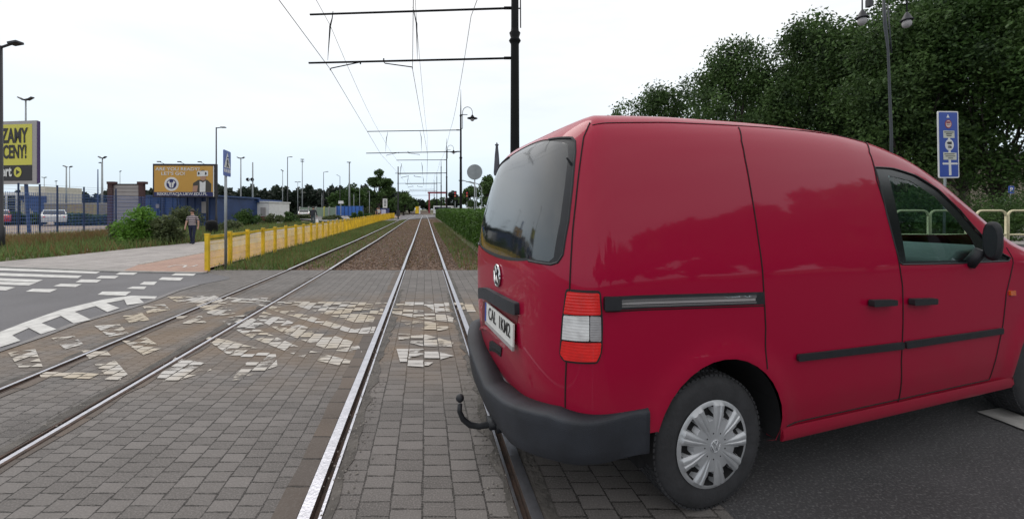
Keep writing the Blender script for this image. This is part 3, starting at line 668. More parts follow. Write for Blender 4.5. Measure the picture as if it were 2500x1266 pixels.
def skin_piece(name, mats, regions, classify, off=0.0, grid=.045, bounds=None, both=True, mir=False, parent=None, **k):
    both = both and not mir
    """triangulated piece of skin; regions = polygons to respect, classify(T, L) -> material index or None"""
    t0, t1, l0, l1 = bounds or (0, TMAX, 0, LMAX)
    pts = []; idx = {}; edges_ = []
    def addp(p):
        key = (round(p[0], 4), round(p[1], 4))
        if key not in idx: idx[key] = len(pts); pts.append(Vector(key))
        return idx[key]
    polys = list(regions)+[[(t0, l0), (t1, l0), (t1, l1), (t0, l1)]] if bounds is None or bounds else list(regions)
    for P in polys:
        D = dens(P, True, grid*.8); D = [(min(max(a, t0), t1), min(max(b, l0), l1)) for a, b in D]
        ids = [addp(p) for p in D]; edges_ += [(ids[i], ids[(i+1) % len(ids)]) for i in range(len(ids)) if ids[i] != ids[(i+1) % len(ids)]]
    nx = max(1, int((t1-t0)/grid)); ny = max(1, int((l1-l0)/grid))
    for i in range(nx+1):
        for j in range(ny+1): addp((t0+(t1-t0)*i/nx, l0+(l1-l0)*j/ny))
    r = delaunay_2d_cdt(pts, edges_, [], 0, 1e-4)
    vs, fs = r[0], r[2]; A = np.array([(p.x, p.y) for p in vs])
    P3 = sp3(A[:, 0], A[:, 1], off); N3 = NS*surfn(A[:, 0], A[:, 1])
    keep = []; mi = []
    for f in fs:
        c = A[list(f)].mean(0); q = classify(c[0], c[1])
        if q is None: continue
        p = [P3[i] for i in f]; n = np.cross(p[1]-p[0], p[2]-p[0])
        if np.linalg.norm(n) < 1e-9: continue
        f = tuple(f) if np.dot(n, N3[f[0]]) > 0 else tuple(reversed(f)); keep.append(f); mi.append(q)
    used = sorted({i for f in keep for i in f}); mp_ = {o: n for n, o in enumerate(used)}
    V = P3[used]; Nn = N3[used]; Fk = [tuple(mp_[i] for i in f) for f in keep]
    if both:
        n0 = len(V); onc = np.abs(V[:, 1]) < 2e-5; V[onc, 1] = 0; Nn[onc, 1] = 0
        new = np.where(onc, np.arange(n0), n0+np.cumsum(~onc)-1); V = np.concatenate([V, V[~onc]*np.array([1, -1, 1])]); Nn = np.concatenate([Nn, Nn[~onc]*np.array([1, -1, 1])])
        Fk = Fk+[tuple(int(new[i]) for i in reversed(f)) for f in Fk]; mi = mi+mi
    me = bpy.data.meshes.new(name); me.from_pydata([tuple(v) for v in V], [], Fk)
    for m_ in (mats if isinstance(mats, (list, tuple)) else [mats]): me.materials.append(m_)
    me.polygons.foreach_set('material_index', mi); me.polygons.foreach_set('use_smooth', [True]*len(Fk))
    me.update(); me.normals_split_custom_set_from_vertices([tuple(n) for n in Nn])
    o = tag(link(name, me, parent or van), **k)
    if mir:
        m2 = bpy.data.meshes.new(name); m2.from_pydata([(v[0], -v[1], v[2]) for v in V], [], [tuple(reversed(f)) for f in Fk])
        for m_ in me.materials: m2.materials.append(m_)
        m2.polygons.foreach_set('material_index', mi); m2.polygons.foreach_set('use_smooth', [True]*len(Fk)); m2.update()
        m2.normals_split_custom_set_from_vertices([(n[0], -n[1], n[2]) for n in Nn]); link(name, m2, parent or van)
    return o
def patch(name, P, m, off=.004, thick=.012, parent=None, both=False, grid=.03, mir=False, dome=0.0, **k):
    """a raised plate lying on the skin with the outline P (parameters), its rim carried back into the body"""
    t0 = min(p[0] for p in P)-.001; t1 = max(p[0] for p in P)+.001; l0 = min(p[1] for p in P)-.001; l1 = max(p[1] for p in P)+.001
    D = dens(P, True, grid); pts = [Vector(p) for p in D]; n0 = len(pts); ed = [(i, (i+1) % n0) for i in range(n0)]
    nx = max(1, int((t1-t0)/grid)); ny = max(1, int((l1-l0)/grid))
    for i in range(1, nx):
        for j in range(1, ny):
            q = (t0+(t1-t0)*i/nx, l0+(l1-l0)*j/ny)
            if inpoly(q, D): pts.append(Vector(q))
    r = delaunay_2d_cdt(pts, ed, [], 0, 1e-5); A = np.array([(p.x, p.y) for p in r[0]])
    bset = r[3]
    P3 = sp3(A[:, 0], A[:, 1], off); N3 = NS*surfn(A[:, 0], A[:, 1])
    fs = []
    for f in r[2]:
        c = A[list(f)].mean(0)
        if not inpoly(c, D): continue
        n = np.cross(P3[f[1]]-P3[f[0]], P3[f[2]]-P3[f[0]]); fs.append(tuple(f) if np.dot(n, N3[f[0]]) > 0 else tuple(reversed(f)))
    V = [tuple(p) for p in P3]; nb = len(V)
    Dn = np.array(D); V += [tuple(p) for p in sp3(Dn[:, 0], Dn[:, 1], off)]; V += [tuple(p) for p in sp3(Dn[:, 0], Dn[:, 1], off-thick)]
    nd = len(D); area = sum(D[i][0]*D[(i+1) % nd][1]-D[(i+1) % nd][0]*D[i][1] for i in range(nd))
    sk = [(nb+i, nb+(i+1) % nd, nb+nd+(i+1) % nd, nb+nd+i) for i in range(nd)]
    # right side seen from outside: T runs to the right, L upwards
    if area*NS > 0: sk = [tuple(reversed(q)) for q in sk]
    fs += sk
    V = np.array(V); mi = None
    if both:
        n1 = len(V); V = np.concatenate([V, V*np.array([1, -1, 1])]); fs = fs+[tuple(i+n1 for i in reversed(f)) for f in fs]
    me = bpy.data.meshes.new(name); me.from_pydata([tuple(v) for v in V], [], fs); me.materials.append(m)
    me.update(); o = tag(link(name, me, parent or van), **k); autosmooth(o, 35)
    if mir:
        me2 = me.copy(); me2.transform(Matrix.Diagonal((1, -1, 1, 1))); me2.flip_normals(); o2 = link(name, me2, parent or van)
        return o, o2
    return o

# paint: deep red lacquer with road film
def carpaint():
    m = mat('red_lacquer', (.35, .0004, .032), .45, .0, spec=.12, coat=.5)
    t = m.node_tree; b = t.nodes['Principled BSDF']; tcn = t.nodes['Texture Coordinate']
    b.inputs['Coat Roughness'].default_value = .05; b.inputs['Coat IOR'].default_value = 1.5
    s_ = t.nodes.new('ShaderNodeSeparateXYZ'); t.links.new(tcn.outputs['Object'], s_.inputs[0])
    n = t.nodes.new('ShaderNodeTexNoise'); n.inputs['Scale'].default_value = 7; n.inputs['Detail'].default_value = 8; n.inputs['Roughness'].default_value = .65; t.links.new(tcn.outputs['Object'], n.inputs['Vector'])
    r = t.nodes.new('ShaderNodeMapRange'); r.inputs[1].default_value = .75; r.inputs[2].default_value = .25; r.inputs[3].default_value = .03; r.inputs[4].default_value = .5; t.links.new(s_.outputs[2], r.inputs[0])
    mm = t.nodes.new('ShaderNodeMath'); mm.operation = 'MULTIPLY'; t.links.new(r.outputs[0], mm.inputs[0]); t.links.new(n.outputs[0], mm.inputs[1])
    x = t.nodes.new('ShaderNodeMix'); x.data_type = 'RGBA'; t.links.new(mm.outputs[0], x.inputs[0]); x.inputs[6].default_value = (.35, .0004, .032, 1); x.inputs[7].default_value = (.20, .055, .050, 1)
    t.links.new(x.outputs[2], b.inputs['Base Color'])
    cr_ = t.nodes.new('ShaderNodeMapRange'); cr_.inputs[3].default_value = .04; cr_.inputs[4].default_value = .5; t.links.new(mm.outputs[0], cr_.inputs[0]); t.links.new(cr_.outputs[0], b.inputs['Coat Roughness'])
    n2 = t.nodes.new('ShaderNodeTexNoise'); n2.inputs['Scale'].default_value = 1.6; n2.inputs['Detail'].default_value = 1; t.links.new(tcn.outputs['Object'], n2.inputs['Vector'])
    bn = t.nodes.new('ShaderNodeBump'); bn.inputs['Strength'].default_value = .25; bn.inputs['Distance'].default_value = .02; t.links.new(n2.outputs[0], bn.inputs['Height'])
    t.links.new(bn.outputs[0], b.inputs['Coat Normal'])
    return m
M['red'] = carpaint()
M['trim'] = mat('black_trim_plastic', (.014, .015, .019), .55, var=.2, vscale=20, bump=.15, bscale=300)
M['bumper'] = mat('grey_bumper_plastic', (.021, .024, .032), .62, var=.3, vscale=5, bump=.25, bscale=250, detail=8)
M['gap'] = mat('dark_seam', (.012, .003, .004), .8)
M['rubber'] = mat('tyre_rubber', (.030, .030, .033), .8, var=.3, vscale=10, bump=.2, bscale=60, detail=7)
M['cap'] = mat('silver_hubcap', (.50, .51, .53), .40, .45, var=.15, vscale=6, detail=7)
M['void'] = mat('dark_void', (.006, .006, .007), .9)
M['glassdark'] = mat('dusty_dark_glass', (.016, .019, .021), .07, var=.35, vscale=2.5, ior=1.6, spec=.8, detail=6)
M['chrome'] = mat('chrome', (.6, .6, .62), .15, 1)
M['plate'] = mat('number_plate', (.72, .72, .70), .45, var=.06, vscale=8)
M['ink'] = mat('black_ink', (.01, .01, .012), .5)
M['dash'] = mat('grey_dashboard', (.13, .17, .18), .75, var=.1)
def glass(name, col, mixf):
    m = bpy.data.materials.new(name); m.use_nodes = True; t = m.node_tree; t.nodes.clear()
    o = t.nodes.new('ShaderNodeOutputMaterial'); tr = t.nodes.new('ShaderNodeBsdfTransparent'); tr.inputs[0].default_value = (*col, 1)
    g = t.nodes.new('ShaderNodeBsdfGlossy'); g.inputs['Roughness'].default_value = .02
    lw_ = t.nodes.new('ShaderNodeLayerWeight'); pw_ = t.nodes.new('ShaderNodeMath'); pw_.operation = 'POWER'; pw_.inputs[1].default_value = 5; t.links.new(lw_.outputs['Facing'], pw_.inputs[0])
    fr = t.nodes.new('ShaderNodeMath'); fr.operation = 'MULTIPLY_ADD'; fr.inputs[1].default_value = .9; fr.inputs[2].default_value = .045; t.links.new(pw_.outputs[0], fr.inputs[0])
    x = t.nodes.new('ShaderNodeMixShader'); t.links.new(fr.outputs[0], x.inputs[0]); t.links.new(tr.outputs[0], x.inputs[1]); t.links.new(g.outputs[0], x.inputs[2]); t.links.new(x.outputs[0], o.inputs[0])
    return m
M['glass'] = glass('tinted_window_glass', (.55, .68, .64), .1)
def lens(name, col, s=24):
    m = mat(name, col, .18, spec=.6, coat=1.0); t = m.node_tree; b = t.nodes['Principled BSDF']; tcn = t.nodes['Texture Coordinate']
    w = t.nodes.new('ShaderNodeTexWave'); w.wave_type = 'BANDS'; w.bands_direction = 'Z'; w.inputs['Scale'].default_value = s; w.inputs['Distortion'].default_value = .15; t.links.new(tcn.outputs['Object'], w.inputs[0])
    bn = t.nodes.new('ShaderNodeBump'); bn.inputs['Strength'].default_value = .22; bn.inputs['Distance'].default_value = .003; t.links.new(w.outputs['Fac'], bn.inputs['Height']); t.links.new(bn.outputs[0], b.inputs['Normal'])
    n = t.nodes.new('ShaderNodeTexNoise'); n.inputs['Scale'].default_value = 22; t.links.new(tcn.outputs['Object'], n.inputs['Vector'])
    x = t.nodes.new('ShaderNodeMix'); x.data_type = 'RGBA'; t.links.new(n.outputs[0], x.inputs[0]); x.inputs[6].default_value = (*[c*.55 for c in col], 1); x.inputs[7].default_value = (*[min(1, c*1.5) for c in col], 1); t.links.new(x.outputs[2], b.inputs['Base Color'])
    return m
M['redlens'] = lens('red_lens', (.85, .006, .006)); M['clearlens'] = lens('clear_lens', (.68, .67, .68)); M['greylens'] = lens('grey_lens', (.32, .31, .32), 30)
M['amber'] = lens('amber_lens', (.7, .12, .01))

# outlines traced on the skin
def PP(px): return [PX(x, y) for x, y in px]
win_out = PP([(2135, 408), (2180, 411), (2235, 428), (2290, 462), (2345, 514), (2390, 566), (2425, 604)])+[UW(2.50, 1.135), UW(2.47, 1.115), UW(1.9, 1.12)]+PP([(2203, 645), (2195, 640), (2165, 525)])
win_in = PP([(2172, 428), (2225, 441), (2285, 480), (2335, 533), (2372, 580), (2388, 612), (2390, 634)])+PP([(2215, 638), (2202, 560)])
rw_out = [(0.0, PX(1222, 632)[1])]+PP([(1290, 636), (1345, 645), (1362, 640), (1374, 622), (1388, 540), (1398, 450), (1405, 370), (1404, 345), (1396, 336), (1340, 340)])+[(0.0, PX(1330, 341)[1]+.03)]
rw_in = [(0.0, PX(1222, 627)[1]+.01)]+PP([(1285, 630), (1338, 638), (1350, 628), (1366, 540), (1378, 450), (1386, 380), (1384, 350)])+[(0.0, PX(1330, 341)[1]+.015)]
bline = PP([(2114, 349), (2122, 372), (2140, 440), (2168, 530), (2195, 645), (2203, 700), (2204, 790), (2200, 880), (2190, 985)])
sline = PP([(1803, 311), (1810, 345), (1819, 390), (1832, 460), (1845, 540), (1855, 610), (1863, 690), (1869, 800), (1873, 900)])
gline = PP([(1440, 300), (1425, 335), (1416, 400), (1405, 500), (1396, 600), (1391, 700), (1386, 800), (1382, 900), (1380, 993)])
gline[-1] = (gline[-1][0], gline[-1][1])
def arch(u, w, r, rz_=None):
    P = []
    for i in range(25):
        a = -35+250*i/24; P.append(UW(u+r*cos(radians(a)), max(.272, w+(rz_ or r)*sin(radians(a)))))
    P2 = [P[0]]
    for p in P[1:]:
        if math.hypot(p[0]-P2[-1][0], p[1]-P2[-1][1]) > .004: P2.append(p)
    P2[0] = (P2[0][0], 0); P2[-1] = (P2[-1][0], 0)
    return P2
arch_r = arch(.045, .355, .385); arch_f = arch(2.905, .355, .385)
sill = .345
door_top = PP([(2178, 374), (2250, 405), (2310, 448), (2370, 505), (2420, 562)])
fdoor = [bline[0]]+door_top+[UW(2.52, 1.20), UW(2.52, 1.10), UW(2.42, .9), UW(2.38, .7), UW(2.30, .45), UW(2.28, sill)]+[UW(1.35, sill)]+bline[::-1][:-1]
sdoor = sline[:1]+bline[0:]+[UW(1.30, sill)]+[UW(.46, sill), UW(.43, .5), UW(.38, .62)]+sline[::-1][:-1]
sdoor = [sline[0], bline[0]]+bline[1:]+[UW(1.30, sill), UW(.47, sill), UW(.44, .45), UW(.39, .6)]+sline[::-1][:-1]
topL = PX(1440, 300)[1]
tail = [(0.0, .03), (.40, .05), (.59, .15)]+gline[::-1][:-1]+[(gline[1][0]-.10, gline[1][1]+.07), (gline[1][0]-.3, gline[1][1]+.12), (0.0, gline[1][1]+.14)]
print('RW', [(round(a, 2), round(b, 2)) for a, b in rw_out]); print('TAIL', [(round(a, 2), round(b, 2)) for a, b in tail])
under = [(0.0, 0.0), (RW+.30, 0.0), (RW+.12, UW(.9, .46)[1]), (RW*.8, UW(.9, .44)[1]), (RW*.4, UW(.9, .36)[1]), (0.0, UW(.9, .30)[1])]
shield = [UW(2.62, 1.20)]
LW = [p for p in [(RW+1.62-U0, LMAX-.70), (RW+2.0-U0, LMAX-.715), (RW+2.72-U0, LMAX-.76), (RW+2.80-U0, LMAX-.4), (RW+2.84-U0, LMAX), (RW+1.50-U0, LMAX), (RW+1.53-U0, LMAX-.4)]]
cuts_ = [win_out, rw_out, arch_r, arch_f, LW, fdoor, sdoor, tail, under]
def cls_body(T, L):
    p = (T, L)
    for P in (win_out, rw_out, arch_r, arch_f, LW, fdoor, sdoor, tail, under):
        if inpoly(p, P): return None
    return 0
body = skin_piece('body', M['red'], cuts_, cls_body)
skin_piece('front_door', M['red'], [fdoor, win_out, arch_f], lambda T, L: 0 if inpoly((T, L), fdoor) and not inpoly((T, L), win_out) and not inpoly((T, L), arch_f) else None, bounds=(min(p[0] for p in fdoor)-.01, max(p[0] for p in fdoor)+.01, 0, LMAX*.85), mir=True)
skin_piece('sliding_door', M['red'], [sdoor, win_out, arch_r], lambda T, L: 0 if inpoly((T, L), sdoor) and not inpoly((T, L), win_out) and not inpoly((T, L), arch_r) else None, bounds=(min(p[0] for p in sdoor)-.01, max(p[0] for p in sdoor)+.01, 0, LMAX*.95), mir=True)
tg = skin_piece('tailgate', M['red'], [tail, rw_out, under], lambda T, L: 0 if inpoly((T, L), tail) and not inpoly((T, L), rw_out) and not inpoly((T, L), under) else None, bounds=(0, max(p[0] for p in tail)+.01, 0, LMAX*.9), grid=.035)
rwin = skin_piece('rear_window', [M['glassdark'], M['trim']], [rw_in, rw_out], lambda T, L: (0 if inpoly((T, L), rw_in) else 1) if inpoly((T, L), rw_out) else None, off=-.004, bounds=(0, max(p[0] for p in rw_out)+.005, min(p[1] for p in rw_out)-.005, max(p[1] for p in rw_out)+.005), parent=tg, grid=.03)
skin_piece('window_frame', mat('gloss_black_frame', (.006, .007, .009), .25), [win_in, win_out], lambda T, L: 0 if inpoly((T, L), win_out) and not inpoly((T, L), win_in) else None, off=-.006, bounds=(min(p[0] for p in win_out)-.005, max(p[0] for p in win_out)+.005, min(p[1] for p in win_out)-.005, max(p[1] for p in win_out)+.005), grid=.03, mir=True)
skin_piece('side_window', M['glass'], [win_in], lambda T, L: 0 if inpoly((T, L), win_in) else None, off=-.009, bounds=(min(p[0] for p in win_in)-.005, max(p[0] for p in win_in)+.005, min(p[1] for p in win_in)-.005, max(p[1] for p in win_in)+.005), grid=.04, mir=True)
skin_piece('windscreen', M['glass'], [LW], lambda T, L: 0 if inpoly((T, L), LW) else None, off=-.004, bounds=(min(p[0] for p in LW)-.005, max(p[0] for p in LW)+.005, min(p[1] for p in LW)-.005, LMAX), grid=.06)
def skin_line(name, lines, r, m, mir=True, off=0.0, parent=None, closed=False):
    for P in lines:
        D = np.array(dens(P, closed, .03)); Q = sp3(D[:, 0], D[:, 1], off)
        for sg in ((1, -1) if mir else (1,)):
            mb = MB(); mb.tube([Vector(q) for q in Q*np.array([1, sg, 1])], r, 5); mb.build(name, m, parent or van)
skin_line('shut_line', [bline, sline, gline, [UW(.47, sill), UW(1.3, sill), UW(2.28, sill)], fdoor[len(door_top)+1:len(door_top)+7]], .0042, M['gap'])
skin_line('roof_seam', [[PX(1446, 306), PX(1500, 300), PX(1620, 299), PX(1800, 307), PX(1900, 314), PX(2000, 324), PX(2055, 333), PX(2114, 349)]], .003, M['gap'])
skin_line('window_seal', [rw_out[1:-1]], .006, M['trim'], parent=tg)
skin_line('window_seal', [win_out+[win_out[0]]], .005, M['trim'])

# wheel arch liners, floor and cargo room
for uc in (.045, 2.905):
    for sg in (-1, 1):
        mb = MB(); V = []; n = 20
        for i in range(n+1):
            a = radians(-12+204*i/n)
            for vv in (.872, .50): V.append((uc+.388*cos(a), sg*vv, .355+.388*sin(a)))
        mb.add(V, [(2*i, 2*i+1, 2*i+3, 2*i+2) for i in range(n)])
        nv = len(mb.v); mb.f.append(tuple(range(1, 2*n+2, 2))); mb.mi.append(0)
        mb.build('wheel_arch_liner', M['void'], van)
mb = MB(); mb.box((1.45, 0, .26), (3.6, 1.55, .06)); mb.box((-.45, 0, .30), (.55, 1.3, .06))
mb.build('floor', M['void'], van)
mb = MB(); mb.box((1.02, 0, .95), (.03, 1.52, 1.35)); mb.build('partition', M['void'], van)
for sg in (-1, 1):
    st = MB(); st.box((1.42, sg*.38, .62), (.5, .5, .18)); st.box((1.16, sg*.38, .84), (.16, .48, .42), M4=Matrix.Rotation(radians(-8), 3, 'Y')); 
    bevel(st.build('seat', M['void'], van), .05, 3)
d_ = MB(); d_.add([(2.10, -.74, .55), (2.10, .74, .55), (2.14, .74, 1.10), (2.14, -.74, 1.10), (2.70, .74, 1.20), (2.70, -.74, 1.20), (2.70, .74, .55), (2.70, -.74, .55), (2.26, -.74, 1.17), (2.26, .74, 1.17)],
                 [(0, 3, 2, 1), (3, 8, 9, 2), (8, 5, 4, 9), (5, 7, 6, 4), (0, 7, 5, 8, 3), (1, 2, 9, 4, 6)])
autosmooth(bevel(d_.build('dashboard', M['dash'], van), .03, 3), 40)
sw = MB(); cc = Vector((2.06, .36, 1.02)); ax = Vector((-.85, 0, .5)).normalized(); a1 = ax.cross(Vector((0, 1, 0))).normalized()
sw.tube([cc+.19*(a1*cos(2*pi*i/24)+Vector((0, 1, 0))*sin(2*pi*i/24)) for i in range(25)], .016, 6); sw.ball(cc-ax*.02, .06, 10)
for a in (0, 2.2, 4.1): sw.tube([cc, cc+.19*(a1*cos(a)+Vector((0, 1, 0))*sin(a))], .014, 5)
sw.build('steering_wheel', M['trim'], van, True)

# sill below the doors
mb = MB(); V = []
us = np.linspace(.45, 2.53, 14)
for u in us:
    for v_, w_ in ((-.862, .262), (-.874, .29), (-.868, .335), (-.70, .25)): V.append((u, v_, w_))
for sg in (1, -1):
    b0 = [(p[0], p[1]*sg, p[2]) for p in V]; f_ = [(4*i+a, 4*i+4+a, 4*i+4+(a+1) % 4, 4*i+(a+1) % 4) for i in range(13) for a in range(4)]+[(0, 1, 2, 3), (52, 55, 54, 53)]
    mb.add(b0, f_ if sg == 1 else [tuple(reversed(q)) for q in f_])
autosmooth(mb.build('sill', M['red'], van), 50)

# bumper: swept round the rear
def bumper():
    V = []; prof = 9
    Ts = list(np.linspace(0, RW, 44))+list(np.linspace(RW, RW+.075, 4))[1:]
    rows = []
    for T in Ts:
        k = min(1, T/RW); k = max(0, (k-.25)/.75)
        vv = abs(float(surf(T, UW(.9, .5)[1])[1]))/.88; top = float(np.interp(vv, [0, .45, .85, 1], [.385, .465, .565, .562])); bot = float(np.interp(vv, [0, .5, .85, 1], [.21, .25, .345, .37]))
        sec = [(-.05, bot+.01), (.020, bot), (.034, bot+.012), (.044, bot+.06), (.054, top-.06), (.060, top-.022), (.056, top-.010), (.046, top-.004), (-.02, top+.008)]
        ends = .8 if T > RW+.05 else 1
        p0 = surf(T, UW(.9, .5)[1]); n0 = NS*surfn(max(T, .02), UW(.9, .5)[1]); n0 = np.array([n0[0], n0[1], 0]); n0 /= np.linalg.norm(n0)
        if T < .03: n0 = np.array([-1., 0, 0])
        sidek = min(1, max(0, (T-RW*.62)/(RW*.38)))
        rows.append([(p0[0]+n0[0]*(o*(1-.72*sidek)+(.055*(1-k) if o > 0 else 0)), p0[1]+n0[1]*(o*(1-.72*sidek)+(.055*(1-k) if o > 0 else 0)), w) for o, w in sec])
    full = [[(p[0], -p[1], p[2]) for p in r] for r in rows[::-1]][:-1]+rows
    V = [p for r in full for p in r]; n = len(full)
    mb = MB(); mb.add(V, [(i*prof+j, i*prof+j+1, (i+1)*prof+j+1, (i+1)*prof+j) for i in range(n-1) for j in range(prof-1)])
    o = mb.build('bumper', M['bumper'], van, True); autosmooth(o, 60)
    sd_ = o.modifiers.new('shell', 'SOLIDIFY'); sd_.thickness = .02; sd_.offset = 1
    return o
bumper()
# tow hitch
mb = MB(); tp = [onplane(x, y, -.02) for x, y in ((1123, 985), (1122, 1003), (1130, 1022), (1147, 1036), (1170, 1040), (1195, 1035), (1222, 1040), (1250, 1060))]
tp.append(Vector((-.45, -.02, tp[-1].z)))
mb.tube(tp, [.014, .015, .017, .018, .018, .02, .022, .024, .025], 10); mb.ball(onplane(1123, 971, -.02), .025, 12)
q_ = onplane(1205, 1030, -.02); mb.box(q_, (.07, .09, .045)); mb.box(q_+Vector((.03, -.03, -.015)), (.05, .06, .05))
mb.build('tow_hitch', M['trim'], van, True)

# lamps
lo = PP([(1382, 704), (1466, 709), (1472, 790), (1470, 858), (1460, 886), (1378, 882), (1366, 866), (1372, 780)])
patch('lamp_frame', rounded(lo, .02), M['ink'], .003, mir=True)
L1 = PP([(1387, 710), (1461, 715), (1465, 767), (1379, 764)]); L2 = PP([(1379, 768), (1438, 770), (1438, 830), (1375, 826)]); L2b = PP([(1440, 770), (1465, 771), (1466, 831), (1440, 830)]); L3 = PP([(1375, 830), (1466, 834), (1464, 860), (1455, 880), (1381, 876), (1371, 862)])
for nm, P, m_ in (('red_lens', L1, 'redlens'), ('clear_lens', L2, 'clearlens'), ('clear_lens', L2b, 'greylens'), ('red_lens', L3, 'redlens')):
    patch('tail_'+nm, rounded(P, .008), M[m_], .012, mir=True, grid=.02)
# side rail of the sliding door
patch('side_rail', PP([(1475, 723), (1600, 719), (1865, 712), (1865, 742), (1600, 751), (1475, 757)]), M['trim'], .004, mir=True)
patch('side_rail', PP([(1512, 731), (1600, 727), (1842, 719), (1842, 725), (1600, 733), (1512, 737)]), M['chrome'], .012, mir=True)
patch('side_rail', PP([(1512, 744), (1600, 741), (1842, 734), (1842, 739), (1600, 747), (1512, 750)]), M['chrome'], .012, mir=True)
patch('side_rail', PP([(1512, 738), (1600, 734), (1842, 726), (1842, 733), (1600, 740), (1512, 743)]), M['greypanel'], .006, mir=True)
patch('rail_end', rounded(PP([(1473, 724), (1513, 723), (1513, 755), (1473, 757)]), .01), M['trim'], .02, thick=.03, mir=True)
skin_line('rail_edge', [PP([(1478, 760), (1600, 755), (1866, 746)])], .003, M['gap'])
patch('trim_strip', rounded(PP([(1943, 863), (2060, 850), (2201, 833), (2201, 850), (2060, 866), (1943, 880)]), .012), M['trim'], .016, mir=True)
patch('trim_strip', rounded(PP([(2206, 832), (2330, 815), (2443, 799), (2443, 813), (2330, 830), (2206, 849)]), .012), M['trim'], .016, mir=True)
for hx, hy in ((2147, 738), (2245, 735)):
    patch('handle_recess', rounded(PP([(hx-22, hy-12), (hx+20, hy-12), (hx+24, hy+16), (hx-12, hy+18)]), .03), M['red'], .001, mir=True)
    hd = patch('door_handle', rounded(PP([(hx-30, hy-8), (hx+27, hy-9), (hx+27, hy+5), (hx-30, hy+8)]), .01), M['trim'], .036, thick=.03, mir=True)
patch('indicator', rounded(PP([(2462, 709), (2475, 708), (2476, 720), (2463, 721)]), .006), M['amber'], .01, mir=True)
# tailgate furniture
patch('number_plate_light_bar', rounded(PP([(1176, 702), (1222, 716), (1268, 738), (1269, 768), (1225, 748), (1177, 728)]), .012), M['bumper'], .028, thick=.035, parent=tg)
patch('plate_recess', rounded(PP([(1180, 735), (1225, 751), (1266, 770), (1258, 826), (1220, 814), (1178, 797)]), .01), mat('shaded_red_recess', (.14, .002, .01), .5), .002, thick=.008, parent=tg)  # thin patch on the skin, the recess's shade put into a darker red
patch('plate_ledge', rounded(PP([(1178, 797), (1220, 814), (1258, 829), (1258, 836), (1220, 822), (1177, 804)]), .004), M['red'], .020, thick=.025, parent=tg)
patch('release_button', rounded(PP([(1197, 832), (1222, 843), (1221, 868), (1196, 856)]), .006), M['trim'], .006, parent=tg)
patch('release_button', rounded(PP([(1199, 848), (1220, 857), (1220, 865), (1199, 856)]), .003), M['void'], .010, parent=tg)
# the plate itself is a flat board
pc = Vector(sp3(*PX(1222, 782), .026)); pn = Vector((-1, -.012, .02)).normalized()
a_ = onplane_u(1182, 740, pc.x); 
px_ = Vector((0, 0, 1)).cross(pn).normalized()*-1; pu = pn.cross(px_).normalized()*-1
px_ = pn.cross(Vector((0, 0, 1))).normalized(); px_ = px_ if px_.y < 0 else -px_; pu = px_.cross(-pn) if px_.cross(-pn).z > 0 else pn.cross(px_)
pw, ph = .56, .118
mb = MB(); mb.prism([pc+px_*x*pw/2+pu*y*ph/2 for x, y in ((-1, -1), (1, -1), (1, 1), (-1, 1))], -pn*.01)
pt = mb.build('number_plate', M['plate'], van)
mb = MB(); mb.prism([pc+pn*.002+px_*x*pw/2+pu*y*ph/2 for x, y in ((-1, -1), (-.9, -1), (-.9, 1), (-1, 1))], -pn*.003); mb.build('blue_band', M['signblue'], pt)
mb = MB(); mb.prism([pc+pn*.001+px_*x*pw/2-pu*(ph/2+.0) + pu*y for x, y in ((-1, -.022), (1, -.022), (1, 0), (-1, 0))], -pn*.012); mb.build('plate_holder', M['greypanel'], pt)
text('CAL  1KM2', .105, M['ink'], pt, pc+px_*.025+pu*.008, px_, pu, 'lettering', bold=.002, sx=.86, off=.003, depth=.0008)
# badge
def badge(c, n, r, parent, nm='badge'):
    n = Vector(n).normalized(); x = n.cross(Vector((0, 0, 1))).normalized(); x = x if (x.y < 0 or abs(n.y) > .8) else -x
    if abs(n.y) > .8: x = Vector((1, 0, 0))
    u = Vector((0, 0, 1)); u = (u-n*u.dot(n)).normalized(); c = Vector(c)
    mb = MB(); mb.tube([c+r*.93*(x*cos(2*pi*i/32)+u*sin(2*pi*i/32)) for i in range(33)], r*.1, 6)
    def st(P): mb.tube([c+n*.002+x*a*r+u*b*r for a, b in P], r*.085, 6)
    st([(-.36, .78), (0, .10), (.36, .78)]); st([(-.82, .34), (-.40, -.72), (0, .0), (.40, -.72), (.82, .34)])
    mb.m(1); mb.add([c-n*.003]+[c-n*.003+r*.95*(x*cos(2*pi*i/32)+u*sin(2*pi*i/32)) for i in range(32)], [(0, i+1, (i+1) % 32+1) for i in range(32)])
    mb.build(nm, [M['chrome'] if nm == 'badge' else M['cap'], M['void']], parent, True)
bp = PX(1213, 670); bc = sp3(*bp, .008); badge(bc, NS*surfn(*bp), .068, van)

